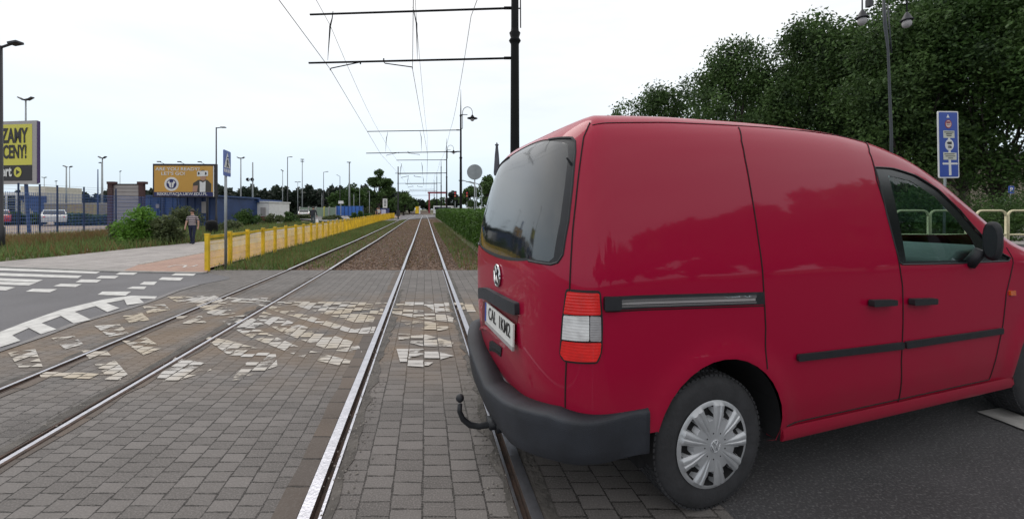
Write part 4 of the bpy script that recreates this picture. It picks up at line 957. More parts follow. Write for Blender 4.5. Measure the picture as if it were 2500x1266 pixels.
# wheels
def wheel(u, sg):
    w = empty('wheel', (u, sg*.75, .325)); w.parent = van; w.rotation_euler = (0, 0, 0 if sg < 0 else pi)
    R = .325; mb = MB()
    prof = [(.205, -.10), (.225, -.105), (.27, -.108), (.300, -.100), (.314, -.086), (.322, -.06), (.325, 0), (.322, .06), (.314, .086), (.30, .1), (.27, .108), (.225, .105), (.205, .1)]
    mb.lathe((0, 0, 0), prof, 72, axis=(0, 1, 0))
    for i in range(72):        # tread blocks
        a = 2*pi*i/72
        for off_, wd in ((-.072, .03), (-.026, .034), (.026, .034), (.072, .03)):
            a2 = a+(.5 if abs(off_) > .05 else 0)*2*pi/72; rr = .325 if abs(off_) < .05 else .320
            mb.box((rr*cos(a2), off_, rr*sin(a2)), (.010, wd, .018), M4=Matrix.Rotation(-a2, 3, 'Y'))
    mb.lathe((0, 0, 0), [(.232, -.1075), (.236, -.1105), (.240, -.1075)], 48, axis=(0, -1, 0)) if False else None
    autosmooth(mb.build('tyre', M['rubber'], w), 40)
    # hubcap: nine spokes with openings near the rim
    nA, rs_ = 216, [.0, .025, .045, .065, .085, .105, .122, .135, .150, .163, .174, .181, .190, .200, .207, .210]
    V = []; Fc = []; mi = []
    def hz_(r, a):
        k = (a*9/(2*pi)) % 1; d = abs(k-.5)*2           # 1 on the spoke, 0 in the gap
        z = .012*(1-(r/.21)**2)+.004
        if .055 < r < .2: 
            g = min(1, (r-.055)/.05)*min(1, max(0, (.203-r)/.012)); z += (.004+.006*min(1, max(0, (r-.09)/.06)))*g*max(0, min(1, (d-.50)/.16))
            z -= .004*g*(1 if d > .9 else 0)
        if .134 < r < .188 and d < .34+1.6*(r-.134): z -= .028
        if r > .2: z = .004-(r-.2)*.5
        return z
    for r in rs_:
        for i in range(nA): a = 2*pi*(i+.5)/nA; V.append((r*cos(a), -.108-hz_(r, a), r*sin(a)))
    mb = MB(); mb.v = V
    for k in range(len(rs_)-1):
        for i in range(nA):
            a = 2*pi*(i+1)/nA; kk = (a*9/(2*pi)) % 1; d = abs(kk-.5)*2; r = (rs_[k]+rs_[k+1])/2
            mb.f.append((k*nA+i, k*nA+(i+1) % nA, (k+1)*nA+(i+1) % nA, (k+1)*nA+i)); mb.mi.append(1 if (.134 < r < .186 and d < .34+1.6*(r-.134)) else 0)
    mb.m(1)
    for i in range(9):
        a = 2*pi*(i+.5)/9; mb.lathe((.062*cos(a), -.1235, .062*sin(a)), [(.0001, .0), (.004, .0)], 8, axis=(0, -1, 0))
    o = mb.build('hubcap', [M['cap'], M['void']], w); autosmooth(o, 28)
    badge((0, -.125, 0), (0, -1, 0), .030, w, 'hub_badge')
    return w
wheel(0.01, -1); wheel(0.01, 1); wheel(2.92, -1); wheel(2.92, 1)

# mirrors
for sg in (-1, 1):
    u_ = onplane(2430, 590, -1.0).x
    mb = MB(); V = []
    c = Vector((onplane(2424, 588, -.965).x, sg*.965, onplane(2424, 588, -.965).z))
    mb.ball((0, 0, 0), 1, 18, (.042, .042, .118)); 
    mb.v = [(c.x+(x if x > -.026 else -.026), c.y+math.copysign(abs(y)**.75*.042**.25, y), c.z+math.copysign(abs(z)**.7*.125**.3, z)) for x, y, z in mb.v]
    mb.tube([c+Vector((0, -sg*.05, -.06)), Vector((u_+.05, sg*.86, 1.10))], [.03, .035], 8)
    o = mb.build('door_mirror', M['trim'], van, True)
    mb = MB(); mb.lathe((c.x-.029, c.y, c.z), [(.0, .0), (.034, 0.0)], 20, axis=(-1, 0, 0)); mb.v = [(x, c.y+(y-c.y)*.9, c.z+(z-c.z)*2.9) for x, y, z in mb.v]
    mb.build('mirror_glass', M['glassdark'] if sg < 0 else M['trim'], o)
# front lamps and rear wiper stub
for sg in (-1, 1):
    mb = MB(); mb.ball((3.38, sg*.62, .80), 1, 14, (.12, .17, .11)); mb.build('headlight', M['clearlens'], van, True)
mb = MB(); mb.box((3.50, 0, .45), (.14, 1.5, .28)); bevel(mb.build('front_bumper', M['bumper'], van), .04, 3)
mb = MB(); ap = PX(1300, 338); q = Vector(sp3(*ap, .0)); mb.tube([q+Vector((.02, 0, -.02)), q+Vector((-.02, 0, .03))], [.008, .004], 6); mb.build('washer_nozzle', M['trim'], van)

# ================================================================== TRAM LINE POLES AND WIRES
def ppole(px, Y): return Vector(((px-CX)/F*Y, Y, zt(Y)))
def arm_pt(x, y, Y): return at(x, y, Y)
POLES = [(1257, 13.0), (1125, 32.3), (1090.5, 52.5), (1077, 72.0), (1066.5, 93), (1060, 118)]
PL = ['thick black catenary pole standing right behind the roof of the red van', 'black catenary pole with hanging street lantern beyond the hedge, second along the line', 'third catenary pole along the tram line, with a small lantern on a curved bracket',
      'fourth black catenary pole along the tram line', 'fifth black catenary pole, far down the tram line', 'sixth catenary pole, the farthest along the tram line']
armends = []
for i, (px, Y) in enumerate(POLES):
    b = ppole(px, Y); k = 13.0/Y
    r = empty('catenary_pole', b, label=PL[i], cat='pole', group='black catenary poles beside the tram line')
    mb = MB(); th = .135 if i == 0 else .10
    ztop = [10.6, 11.2, 10.8, 10.5, 9.6, 9.4][i]
    prof = [(th*1.75, -.3), (th*1.75, .25), (th*1.35, .32), (th*1.3, 1.2), (th*1.4, 1.25), (th*1.15, 1.32), (th*1.0, 4.6)]
    if i == 0: prof = [(th*1.8, -.3), (th*1.8, .5), (th*1.25, .6), (th*1.08, 4.0), (th*.98, 6.85), (th*1.0, 6.9), (th*1.22, 6.95), (th*1.45, 7.0), (th*1.22, 7.05), (th*1.0, 7.1), (th*1.35, 7.25), (th*1.0, 7.3), (th*.9, 7.4), (th*.86, 10.4), (th*.6, 10.5), (.01, 10.9)]
    else: prof += [(th*.9, 5.6), (th*1.3, 5.7), (th*.8, 5.8), (th*.7, 9.0), (th*1.1, 9.1), (th*.5, 9.2), (th*.3, 10.2), (.01, ztop)]
    mb.lathe((0, 0, 0), prof, 16); mb.build('pole', M['black'], r, True)
    # two arms; the same rises as seen against the sky
    xl = {0: 757, 1: 897, 2: 968, 3: 972, 4: 990, 5: 1000}[i]
    yl = [(36, 20), (321, 317.5), (391, 390), (424, 423), (449, 448), (463, 462)][i]; y2 = [(154, 142), (374, 370), (424, 423), (449, 448), (463, 462), (472, 472)][i]
    for j, (ya, yb) in enumerate((yl, y2)):
        if i >= 2 and j == 1: ya, yb = CY-(CY-yl[0])*.755, CY-(CY-yl[1])*.755
        a = at(xl-(3 if j else 0), ya, Y)-b; e_ = at(px, yb, Y)-b
        mb = MB(); mb.tube([a, e_], [.032, .036] if i < 2 else [.04, .04], 8); mb.tube([e_+Vector((-.35, 0, 0)), e_+Vector((-.12, 0, 0))], [.05, .05], 8)
        mb.build('arm', M['black'], r, True)
    if i == 0:
        mb = MB(); mb.tube([at(1270, 0, Y)-b+Vector((0, 0, 1.5)), at(1271, 68, Y)-b], .022, 6); mb.build('hanging_rod', M['black'], r)
        mb = MB(); mb.tube([at(1257, 21, Y)-b, at(1272, 21, Y)-b], .02, 6); mb.build('bracket', M['black'], r)
    # registration arms and droppers
    if i < 4:
        def PXY(x, y): return at(px+(x-1257)*k*1.0, CY+(y-CY)*k, Y)-b
        w_ = .018 if i < 2 else .03
        for P in (((880, 157), (880, 152), (808, 167), (806, 172)), ((937, 151), (940, 155), (1006, 164), (1007, 168))):
            mb = MB(); mb.tube([PXY(*q) for q in P], w_, 5); mb.tube([PXY(P[0][0], P[0][1]-8), PXY(*P[0])], w_*1.3, 5); mb.build('steady_arm', M['black'], r)
        for P in (((813, 28), (811, 45), (806, 64), (800, 148)), ((1008, 18), (1013, 40), (1017, 58), (1019, 145))):
            mb = MB(); mb.tube([PXY(*q) for q in P], [w_*.6, w_*.9, w_*1.5, w_*.25], 6); mb.build('insulator_hanger', M['black'], r)
    if i in (1, 2):
        s_ = k*13*1.0; mb = MB(); zt_ = [5.9+1.4, 5.0+1.2][i-1]
        q = lambda dx, dz: Vector((dx, 0, dz))
        c = at(1143, 280, Y)-b if i == 1 else at(1101, 366, Y)-b
        sc_ = .56
        pts = [Vector((c.x-sc_*.8, 0, c.z-2.0*sc_))]+[Vector((c.x+sc_*(-.1+.7*cos(pi-pi*t/10)), 0, c.z+sc_*(.35+.75*sin(pi*t/10)))) for t in range(11)]+[Vector((c.x+sc_*.6, 0, c.z))]
        mb.tube(pts, .025, 6); mb.tube([Vector((0, 0, pts[0].z)), pts[0]], .025, 6); mb.tube([Vector((0, 0, c.z)), Vector((c.x-.1*sc_, 0, c.z))], .03, 6)
        mb.build('lamp_bracket', M['black'], r)
        mb = MB(); mb.lathe((c.x+sc_*.6, 0, c.z-.5*sc_), [(.04, .5*sc_), (.07, .4*sc_), (.12, .3*sc_), (.16, .15*sc_), (.42, .0), (.42, -.03), (.15, -.05)], 14); mb.build('lamp_shade', M['black'], r, True)
        mb = MB(); mb.ball((c.x+sc_*.6, 0, c.z-.66*sc_), .17, 10); mb.build('lamp_globe', M['greypanel'], r, True)
    armends.append(r)
# overhead wires, strung pole to pole
def wire(name, pts, r, lab, sag=0.0):
    mb = MB(); out = []
    for i_, (a, b) in enumerate(zip(pts, pts[1:])):
        for t in range(6):
            q = a.lerp(b, t/6); q.z -= (sag if i_ >= 2 else 0)*4*(t/6)*(1-t/6); out.append(q)
    out.append(pts[-1]); mb.tube(out, r, 5); return mb.build(name, M['wire'], label=lab, cat='wire', group='overhead wires of the tram line')
def near_ext(px, py, z): Y = (z-H)*F/(CY-py); return at(px, py, Y)
def behind(a, b): return b+(b-a)*2.2
def wpts(first, P):
    pts = [at(x, y, Y) for x, y, Y in P]; f_ = near_ext(*first, pts[0].z); 
    return [behind(pts[0], f_), f_]+pts
Ys = [13.0, 32.3, 52.5, 72, 93, 118]
wire('contact_wire', wpts((681, 0), [(807, 170, 13), (930, 377, 32.3), (975, 426, 52.5), (993, 450, 72), (1003, 464, 93), (1009, 473, 118)]), .009, 'contact wire over the left tram track, falling from the top edge of the picture')
wire('contact_wire', wpts((1009, 0), [(1007, 168, 13), (1044, 377, 32.3), (1043, 426, 52.5), (1041, 450, 72), (1040, 464, 93), (1039, 473, 118)]), .009, 'contact wire over the right tram track, nearly vertical in the picture')
wire('carrier_wire', wpts((772, 0), [(806, 62, 13), (932, 332, 32.3), (979, 400, 52.5), (996, 432, 72), (1006, 452, 93), (1012, 465, 118)]), .007, 'carrier wire above the left contact wire, hung from the upper arms', .25)
wire('carrier_wire', wpts((1014, 0), [(1017, 58, 13), (1043, 332, 32.3), (1043, 400, 52.5), (1041, 432, 72), (1040, 452, 93), (1039, 465, 118)]), .007, 'carrier wire above the right contact wire, hung from the upper arms', .25)
wire('feeder_wire', wpts((1165, 0), [(1150, 40, 13), (1099, 318, 32.3), (1075, 391, 52.5), (1062, 424, 72), (1055, 448, 93), (1050, 462, 118)]), .010, 'feeder wire nearest the catenary poles, crossing the upper arms near their right ends', .5)
# the single pole left of the line, far off
b = ppole(972, 62); r = empty('catenary_pole', b, label='slim dark pole left of the tram line, at the end of the yellow fence', cat='pole'); mb = MB(); mb.lathe((0, 0, -.2), [(.11, 0), (.10, 4), (.08, 8.3), (.01, 8.35)], 10); mb.build('pole', M['darkpost'], r, True)
mb = MB(); mb.box((0, 0, .9), (.5, .4, .9)); bevel(mb.build('switch_box', M['darkpost'], r), .03)

# ================================================================== YELLOW FENCE
fo = -5.27; ys = []; y_ = 9.95
while y_ < 72: ys.append(y_); y_ += 1.135
fen = empty('yellow_fence', OS(fo, 9.95), label='long yellow railing of posts, top board and wire mesh along the footpath', cat='fence')
fb = Vector(fen.location)
for i, Y in enumerate(ys):
    p = OS(fo, Y)-fb; p.x += RNG.normal()*.01
    mb = MB(); mb.box(p+Vector((0, 0, .42)), (.085, .085, .98), rz=-PHI*0+.21); mb.box(p+Vector((0, 0, .925)), (.10, .10, .02), rz=.21)
    mb.build('post', M['yellow'], fen)
    if i < len(ys)-1:
        q = OS(fo, ys[i+1])-fb; d = (q-p); n = d.length; d.normalize(); mb = MB()
        m_ = (p+q)/2; R_ = Vector(d).to_track_quat('X', 'Z').to_matrix()
        mb.box(m_+Vector((0, 0, .845)), (n-.10, .028, .075), M4=R_); mb.build('top_board', M['yellow'], fen)
        mb = MB(); s_ = d.cross(Vector((0, 0, 1)))
        for zz in (.12, .3, .48, .66): mb.tube([p+d*.05+Vector((0, 0, zz))+s_*.012, q-d*.05+Vector((0, 0, zz))+s_*.012], .005, 4, False)
        if Y < 40:
            for t in range(1, 26): a = p.lerp(q, t/26)+s_*.012; mb.tube([a+Vector((0, 0, .08)), a+Vector((0, 0, .78))], .0052, 3, False)
        else:
            for t in range(1, 16): a = p.lerp(q, t/16)+s_*.012; mb.tube([a+Vector((0, 0, .08)), a+Vector((0, 0, .78))], .012, 3, False)
        mb.build('wire_mesh', M['yellow'], fen)

# ================================================================== BLUE MESH FENCE
bp_ = [(-20, 22-1.2, 590), (45, 22, 583), (97, 23, 577), (140, 24.2, 577), (205, 26, 572), (283, 28.4, 568), (345, 31, 565), (392, 33.6, 560), (432, 36.4, 556), (470, 39.4, 552), (500, 42.6, 549), (528, 46, 546)]
bf = empty('mesh_fence', ((45-CX)/F*22, 22, 0), label='tall blue steel mesh fence with three strands of wire on top, before the sandy lot', cat='fence')
bb = Vector(bf.location); tops = []
for i, (px, Y, yb) in enumerate(bp_):
    p = Vector(((px-CX)/F*Y, Y, zt(Y)))-bb; mb = MB(); fh = 1 if i < 6 else .84; mb.box(p+Vector((0, 0, 1.48*fh)), (.065, .05, 3.1*fh)); mb.build('post', M['bluepost'], bf); tops.append(p)
for i, (p, q) in enumerate(zip(tops, tops[1:])):
    mb = MB(); n = int((q-p).length/.10)
    for t in range(1, n): a = p.lerp(q, t/n); mb.tube([a+Vector((0, 0, .08)), a+Vector((0, 0, 2.55))], .0085, 3, False)
    for zz in np.arange(.1, 2.6, .2): mb.tube([p+Vector((0, 0, zz)), q+Vector((0, 0, zz))], .010, 3, False)
    mb.build('mesh_panel', M['bluemesh'], bf)
    mb = MB()
    for zz in ((2.7, 2.85, 3.0) if i < 5 else ()): mb.tube([p+Vector((0, 0, zz)), q+Vector((0, 0, zz))], .006, 3, False)
    mb.build('top_wire', M['darkpost'], bf)

# ================================================================== SIGNS, BILLBOARDS
def flat(parent, origin, X, U, pts, m, name, t=.004, off=0.0):
    """flat shape on a board: pts in board metres; X, U board axes, faces the side X x U"""
    n = X.cross(U); mb = MB(); mb.prism([origin+X*x+U*u+n*off for x, u in pts], -n*t); return mb.build(name, m, parent)
def disc(r, n=28, cx=0, cy=0, sx=1): return [(cx+sx*r*cos(2*pi*i/n), cy+r*sin(2*pi*i/n)) for i in range(n)]
def ring(parent, origin, X, U, cx, cy, r0, r1, m, name, off, n=32, sx=1):
    nn = X.cross(U); mb = MB(); V = []
    for i in range(n): a = 2*pi*i/n; V += [origin+nn*off+X*(cx+sx*r*cos(a))+U*(cy+r*sin(a)) for r in (r0, r1)]
    mb.add(V, [(2*i, 2*i+1, (2*i+3) % (2*n), (2*i+2) % (2*n)) for i in range(n)]); return mb.build(name, m, parent)
Z3 = Vector((0, 0, 1))
# pedestrian and cycle crossing sign
b = G(551, 655); r = empty('crossing_sign', b, label='blue crossing sign seen almost edge on, on a grey pole by the yellow fence', cat='sign')
mb = MB(); mb.tube([(0, 0, -.1), (0, 0, 2.95)], .032, 12); mb.build('sign_pole', M['galv'], r, True)
X_ = Vector((cos(radians(109)), sin(radians(109)), 0)); o_ = Vector((.05, -.04, 2.62)); o_ = at(555, 399, b.y)-b
flat(r, o_, X_, Z3, rounded([(-.27, -.33), (.27, -.33), (.27, .33), (-.27, .33)], .04), M['signblue'], 'sign_panel', .012)
flat(r, o_, X_, Z3, [(-.24, -.12), (.24, -.12), (0, .28)], M['white'], 'white_triangle', .003, .003)
mb = MB(); n_ = X_.cross(Z3)
P_ = lambda x, u: o_+X_*x+Z3*u+n_*.006
mb.tube([P_(0, .10), P_(.0, .0)], .016, 5); mb.tube([P_(.0, .0), P_(-.07, -.10)], .012, 5); mb.tube([P_(.0, .0), P_(.06, -.10)], .012, 5); mb.tube([P_(-.05, .05), P_(0, .08), P_(.06, .03)], .009, 5); mb.ball(P_(0, .15), .022, 8)
mb.build('walking_figure', M['ink'], r)
for k_ in range(4): flat(r, o_, X_, Z3, [(-.24+k_*.13, -.24), (-.15+k_*.13, -.24), (-.15+k_*.13, -.15), (-.24+k_*.13, -.15)], M['white'], 'white_bar', .003, .003)

# yellow advertising board at the far left
Yb = 26.0; r = empty('billboard', at(30, 0, Yb)*Vector((1, 1, 0)) if False else Vector((at(20, 521, Yb).x, Yb, zt(Yb))), label='yellow and black advertising billboard cut by the left edge of the picture', cat='billboard')
bz = Vector(r.location); xr = at(96, 370, Yb).x-bz.x; zt_ = at(0, 294, Yb).z-bz.z; zb_ = at(0, 449, Yb).z-bz.z
ang = radians(-7); X_ = Vector((cos(ang), sin(ang), 0)); O_ = Vector((xr-2.75, .3, (zt_+zb_)/2)); hh = (zt_-zb_)/2
mb = MB(); n_ = X_.cross(Z3)
mb.prism([O_+X_*x+Z3*u for x, u in ((-2.75, -hh), (2.62, -hh), (2.62, hh), (-2.75, hh))], -n_*.10); mb.build('frame', M['greypanel'], r)
mb = MB(); mb.prism([O_+X_*x+Z3*u-n_*.02 for x, u in ((2.625, -hh+.05), (2.72, -hh+.05), (2.72, hh-.05), (2.625, hh-.05))], -n_*.10); mb.build('side_rim', mat('violet_rim', (.06, .03, .12), .5), r)
rb = 2.28; bt = hh-.22; bb_ = -hh+.22; mid_ = bb_+1.02
flat(r, O_, X_, Z3, [(-2.6, mid_), (rb, mid_), (rb, bt), (-2.6, bt)], M['lime'], 'yellow_poster', .01, .012)
flat(r, O_, X_, Z3, [(-2.6, bb_), (rb, bb_), (rb, mid_), (-2.6, mid_)], M['posterblack'], 'black_poster', .01, .014)
text('ZAMY', 1.32, M['posterblack'], r, O_+X_*(rb-.34)+Z3*(bt-.78), X_, Z3, bold=.03, sx=.56, align='RIGHT', off=.03)
text('CENY!', 1.20, M['posterblack'], r, O_+X_*(rb-.38)+Z3*(bt-1.83), X_, Z3, bold=.03, sx=.54, align='RIGHT', off=.03)
text('ert', .95, M['white'], r, O_+X_*(rb-1.56)+Z3*(bb_+.60), X_, Z3, bold=.03, sx=.7, align='RIGHT', off=.03)
flat(r, O_, X_, Z3, disc(.33, 28, rb-1.08, bb_+.56, .88), M['lime'], 'round_logo', .01, .03)
flat(r, O_, X_, Z3, [(rb-1.19, bb_+.38), (rb-.90, bb_+.56), (rb-1.19, bb_+.74)], M['posterblack'], 'arrow', .01, .034)
for x_ in (-1.8, 1.5):
    mb = MB(); mb.tube([O_+X_*x_-n_*.2+Z3*(-hh), Vector((O_.x+x_, O_.y+.2, -.2))], .09, 8); mb.build('support_post', M['bluefence'], r)

# orange university board
Yb = 36.0; r = empty('billboard', Vector((at(450, 521, Yb).x, Yb, zt(Yb))), label='orange billboard reading ARE YOU READY LETS GO above the blue sheet wall', cat='billboard'); bz = Vector(r.location)
BL, BR = at(373, 481, Yb)-bz, at(526, 483, Yb+.2)-bz; TL_ = at(373, 401, Yb)-bz; TR_ = at(526, 398, Yb+.2)-bz
X_ = (BR-BL).normalized(); X_.z = 0; X_.normalize(); w_ = (BR-BL).length; h_ = TL_.z-BL.z; n_ = X_.cross(Z3)
mb = MB(); mb.prism([BL+X_*x+Z3*u for x, u in ((0, 0), (w_, 0), (w_, h_+.05), (0, h_+.05))], -n_*.3); mb.build('frame', M['posterblack'], r)
m_ = .13; bs = .46
flat(r, BL, X_, Z3, [(m_, bs), (w_-.22, bs), (w_-.22, h_-m_), (m_, h_-m_)], M['orange'], 'orange_poster', .01, .012)
flat(r, BL, X_, Z3, [(m_, .08), (w_-.22, .08), (w_-.22, bs), (m_, bs)], M['navy'], 'navy_strip', .01, .013)
flat(r, BL, X_, Z3, [(w_-.2, .05), (w_-.12, .05), (w_-.12, h_-m_), (w_-.2, h_-m_)], M['white'], 'white_edge', .01, .013)
text('ARE YOU READY?', .40, M['white'], r, BL+X_*(w_*.40)+Z3*(h_-.43), X_, Z3, bold=.012, sx=1.22, off=.03)
text("LET'S GO!", .40, M['white'], r, BL+X_*(w_*.33)+Z3*(h_-.84), X_, Z3, bold=.012, sx=1.22, off=.03)
text('REKRUTACJA.UKW.EDU.PL', .36, M['white'], r, BL+X_*(w_*.47)+Z3*.27, X_, Z3, bold=.012, sx=1.02, off=.03)
cx_, cy_ = w_*.30, h_*.40
flat(r, BL, X_, Z3, disc(.62, 32, cx_, cy_), M['white'], 'round_emblem', .01, .02)
flat(r, BL, X_, Z3, disc(.44, 28, cx_, cy_), M['navy'], 'emblem_field', .01, .026)
for s_ in (-1, 1):
    flat(r, BL, X_, Z3, [(cx_+s_*.03, cy_-.34), (cx_+s_*.14, cy_-.30), (cx_+s_*.24, cy_+.05), (cx_+s_*.36, cy_+.12), (cx_+s_*.2, cy_+.32), (cx_+s_*.12, cy_+.1), (cx_+s_*.03, cy_+.15)][::s_], M['white'], 'emblem_wing', .01, .032)
# the printed man with the headset
fx = w_*.79
skn = mat('printed_skin', (.42, .24, .17), .6); gr = mat('printed_jacket', (.06, .055, .045), .6)
flat(r, BL, X_, Z3, [(fx-.85, bs+.01), (fx+.78, bs+.01), (fx+.80, bs+.75), (fx+.45, bs+1.1), (fx-.35, bs+1.1), (fx-.8, bs+.8)], gr, 'printed_jacket', .01, .018)
flat(r, BL, X_, Z3, [(fx-.22, bs+.01), (fx+.28, bs+.01), (fx+.30, bs+1.0), (fx+.05, bs+.85), (fx-.22, bs+1.0)], M['white'], 'printed_shirt', .01, .022)
flat(r, BL, X_, Z3, disc(.33, 20, fx+.08, bs+1.35, .8), skn, 'printed_face', .01, .026)
flat(r, BL, X_, Z3, [(fx-.85, bs+.02), (fx-.45, bs+.02), (fx-.38, bs+.6), (fx-.8, bs+.55)], skn, 'printed_hand', .01, .026)
flat(r, BL, X_, Z3, disc(.36, 20, fx+.06, bs+1.62, .9)[1:10], M['hair'], 'printed_hair', .01, .028)
flat(r, BL, X_, Z3, rounded([(fx-.45, bs+1.40), (fx+.52, bs+1.44), (fx+.52, bs+1.92), (fx-.45, bs+1.88)], .1), M['white'], 'printed_headset', .01, .034)
for s_ in (0, 1): flat(r, BL, X_, Z3, [(fx-.36+.62*s_, bs+1.52), (fx-.22+.62*s_, bs+1.6), (fx-.22+.62*s_, bs+1.74), (fx-.36+.62*s_, bs+1.82)], M['posterblack'], 'headset_slot', .01, .04)
for x_ in (.18, .5, .82):
    mb = MB(); q = BL+X_*(w_*x_)+Z3*(h_+.05); mb.tube([q, q+n_*.5+Z3*.12], .02, 5); mb.box(q+n_*.55+Z3*.12, (.3, .12, .08)); mb.build('spot_lamp', M['darkpost'], r)
for x_ in (.15, .85):
    mb = MB(); q = BL+X_*(w_*x_)-n_*.15; mb.tube([q, (q.x, q.y, -.2)], .1, 8); mb.build('support_post', M['darkpost'], r)

# tall blue road sign on the right
Yb = 15.4; r = empty('road_sign', Vector((at(2322, 521, Yb).x, Yb, zt(Yb))), label='tall blue advance road sign with a forbidden truck symbol, in front of the trees', cat='sign'); bz = Vector(r.location)
TLp, TRp, BRp, BLp = [at(x, y, Yb)-bz for x, y in ((2285, 270), (2343, 273), (2346, 436), (2289, 433))]
O_ = (TLp+TRp+BRp+BLp)/4; X_ = Vector((cos(.12), sin(.12), 0)); tl = radians(-1.2); U_ = Vector((sin(radians(1.0)), 0, cos(radians(1.0)))); U_ = (Z3*cos(tl)+X_*sin(tl)*1).normalized(); w2, h2 = (TRp-TLp).length/2, (TLp-BLp).length/2
X2 = X_.cross(Z3).cross(U_)*-1; X2 = U_.cross(X_.cross(Z3)).normalized(); n_ = X2.cross(U_)
flat(r, O_, X2, U_, rounded([(-w2, -h2), (w2, -h2), (w2, h2), (-w2, h2)], .06), M['white'], 'sign_panel', .03)
flat(r, O_, X2, U_, rounded([(-w2+.045, -h2+.045), (w2-.045, -h2+.045), (w2-.045, h2-.045), (-w2+.045, h2-.045)], .05), M['signblue'], 'blue_field', .004, .004)
def q(xs): return [((x/160-.5+.0)*0+(x-350)/190*w2, h2-(y-130)/1040*2*h2) for x, y in xs]
flat(r, O_, X2, U_, q([(318, 232), (372, 232), (345, 178)]), M['white'], 'arrow_head', .004, .008)
rc = q([(350, 330)])[0]
flat(r, O_, X2, U_, disc(.17, 24, *rc, .9), M['redpaint'], 'red_ring', .004, .008); flat(r, O_, X2, U_, disc(.135, 24, *rc, .9), mat('pale_red', (.62, .45, .42), .6), 'ring_field', .004, .012)
flat(r, O_, X2, U_, [(rc[0]-.09, rc[1]+.03), (rc[0]+.08, rc[1]+.03), (rc[0]+.08, rc[1]+.09), (rc[0]-.09, rc[1]+.09)], M['redpaint'], 'truck_symbol', .004, .016)
for dx in (-.06, .0, .06): flat(r, O_, X2, U_, disc(.018, 8, rc[0]+dx, rc[1]-.02), M['ink'], 'axle_symbol', .004, .016)
pale = mat('sign_plate_white', (.55, .56, .50), .6)
flat(r, O_, X2, U_, q([(252, 432), (458, 436), (460, 548), (256, 546)]), pale, 'white_plate', .004, .008)
flat(r, O_, X2, U_, q([(340, 546), (380, 546), (392, 1128), (346, 1128)]), M['white'], 'route_line', .004, .007)
cc2 = q([(362, 655)])[0]
flat(r, O_, X2, U_, disc(.215, 28, *cc2, .9), M['white'], 'white_disc', .004, .010)
flat(r, O_, X2, U_, [(cc2[0]-.11, cc2[1]+.04), (cc2[0]-.06, cc2[1]+.04), (cc2[0]-.06, cc2[1]+.02), (cc2[0]+.10, cc2[1]+.02), (cc2[0]+.10, cc2[1]+.12), (cc2[0]-.06, cc2[1]+.12), (cc2[0]-.11, cc2[1]+.08)], M['ink'], 'truck_symbol', .004, .014)
text('10t', .15, M['ink'], r, O_+X2*(cc2[0]-.0)+U_*(cc2[1]-.08), X2, U_, bold=.02, sx=.9, off=.016)
flat(r, O_, X2, U_, q([(243, 768), (490, 778), (488, 888), (246, 884)]), pale, 'white_plate', .004, .012)
for k_, (xa, xb, yy, c_) in enumerate([(265, 440, 458, 0), (300, 410, 485, 0), (310, 400, 512, 1), (262, 450, 798, 0), (280, 460, 830, 1), (330, 420, 862, 0)]):
    P4 = q([(xa, yy-6), (xb, yy-5), (xb, yy+6), (xa, yy+5)]); flat(r, O_, X2, U_, P4[::-1], M['ink'] if not c_ else gr, 'line_of_print', .003, .018)
flat(r, O_, X2, U_, q([(222, 944), (250, 924), (250, 932), (490, 932), (490, 924), (516, 948), (490, 968), (490, 960), (250, 960), (250, 966)])[::-1], M['white'], 'cross_arrow', .004, .009)
mb = MB(); mb.tube([O_-n_*.06+U_*h2*.9, Vector((O_.x-.1, O_.y+.08, -.2))], .04, 10); mb.build('sign_pole', M['galv'], r, True)
# back of a round sign by the hedge
Yb = 20.0; b = Vector((at(1159, 521, Yb).x, Yb, zt(Yb))); r = empty('round_sign', b, label='grey back of a round traffic sign on a thin pole above the hedge', cat='sign')
mb = MB(); mb.tube([(0, 0, -.1), (0, 0, at(0, 404, Yb).z-b.z)], .03, 8); mb.build('sign_pole', M['galv'], r, True)
mb = MB(); mb.lathe((0, -.04, at(0, 420, Yb).z-b.z), [(.001, -.012), (.375, -.012), (.385, 0), (.375, .012), (.001, .012)], 28, axis=(0, 1, 0)); mb.build('sign_disc', M['galv'], r)
mb = MB(); mb.box((0, -.065, at(0, 420, Yb).z-b.z), (.05, .03, .7)); mb.build('mounting_rail', M['galv'], r)
# small P sign in the greenery
Yb = 24.0; b = Vector((at(2467, 521, Yb).x, Yb, zt(Yb))); r = empty('parking_sign', b, label='small blue parking sign with a white P in the greenery at the right edge', cat='sign')
zc_ = at(0, 463, Yb).z-b.z; mb = MB(); mb.tube([(0, 0, -.1), (0, 0, zc_+.25)], .03, 8); mb.build('sign_pole', M['galv'], r)
flat(r, Vector((0, -.04, zc_)), Vector((1, 0, 0)), Z3, rounded([(-.17, -.22), (.17, -.22), (.17, .22), (-.17, .22)], .03), M['signblue'], 'sign_panel', .01)
text('P', .34, M['white'], r, Vector((0, -.04, zc_)), Vector((1, 0, 0)), Z3, bold=.02, off=.006)

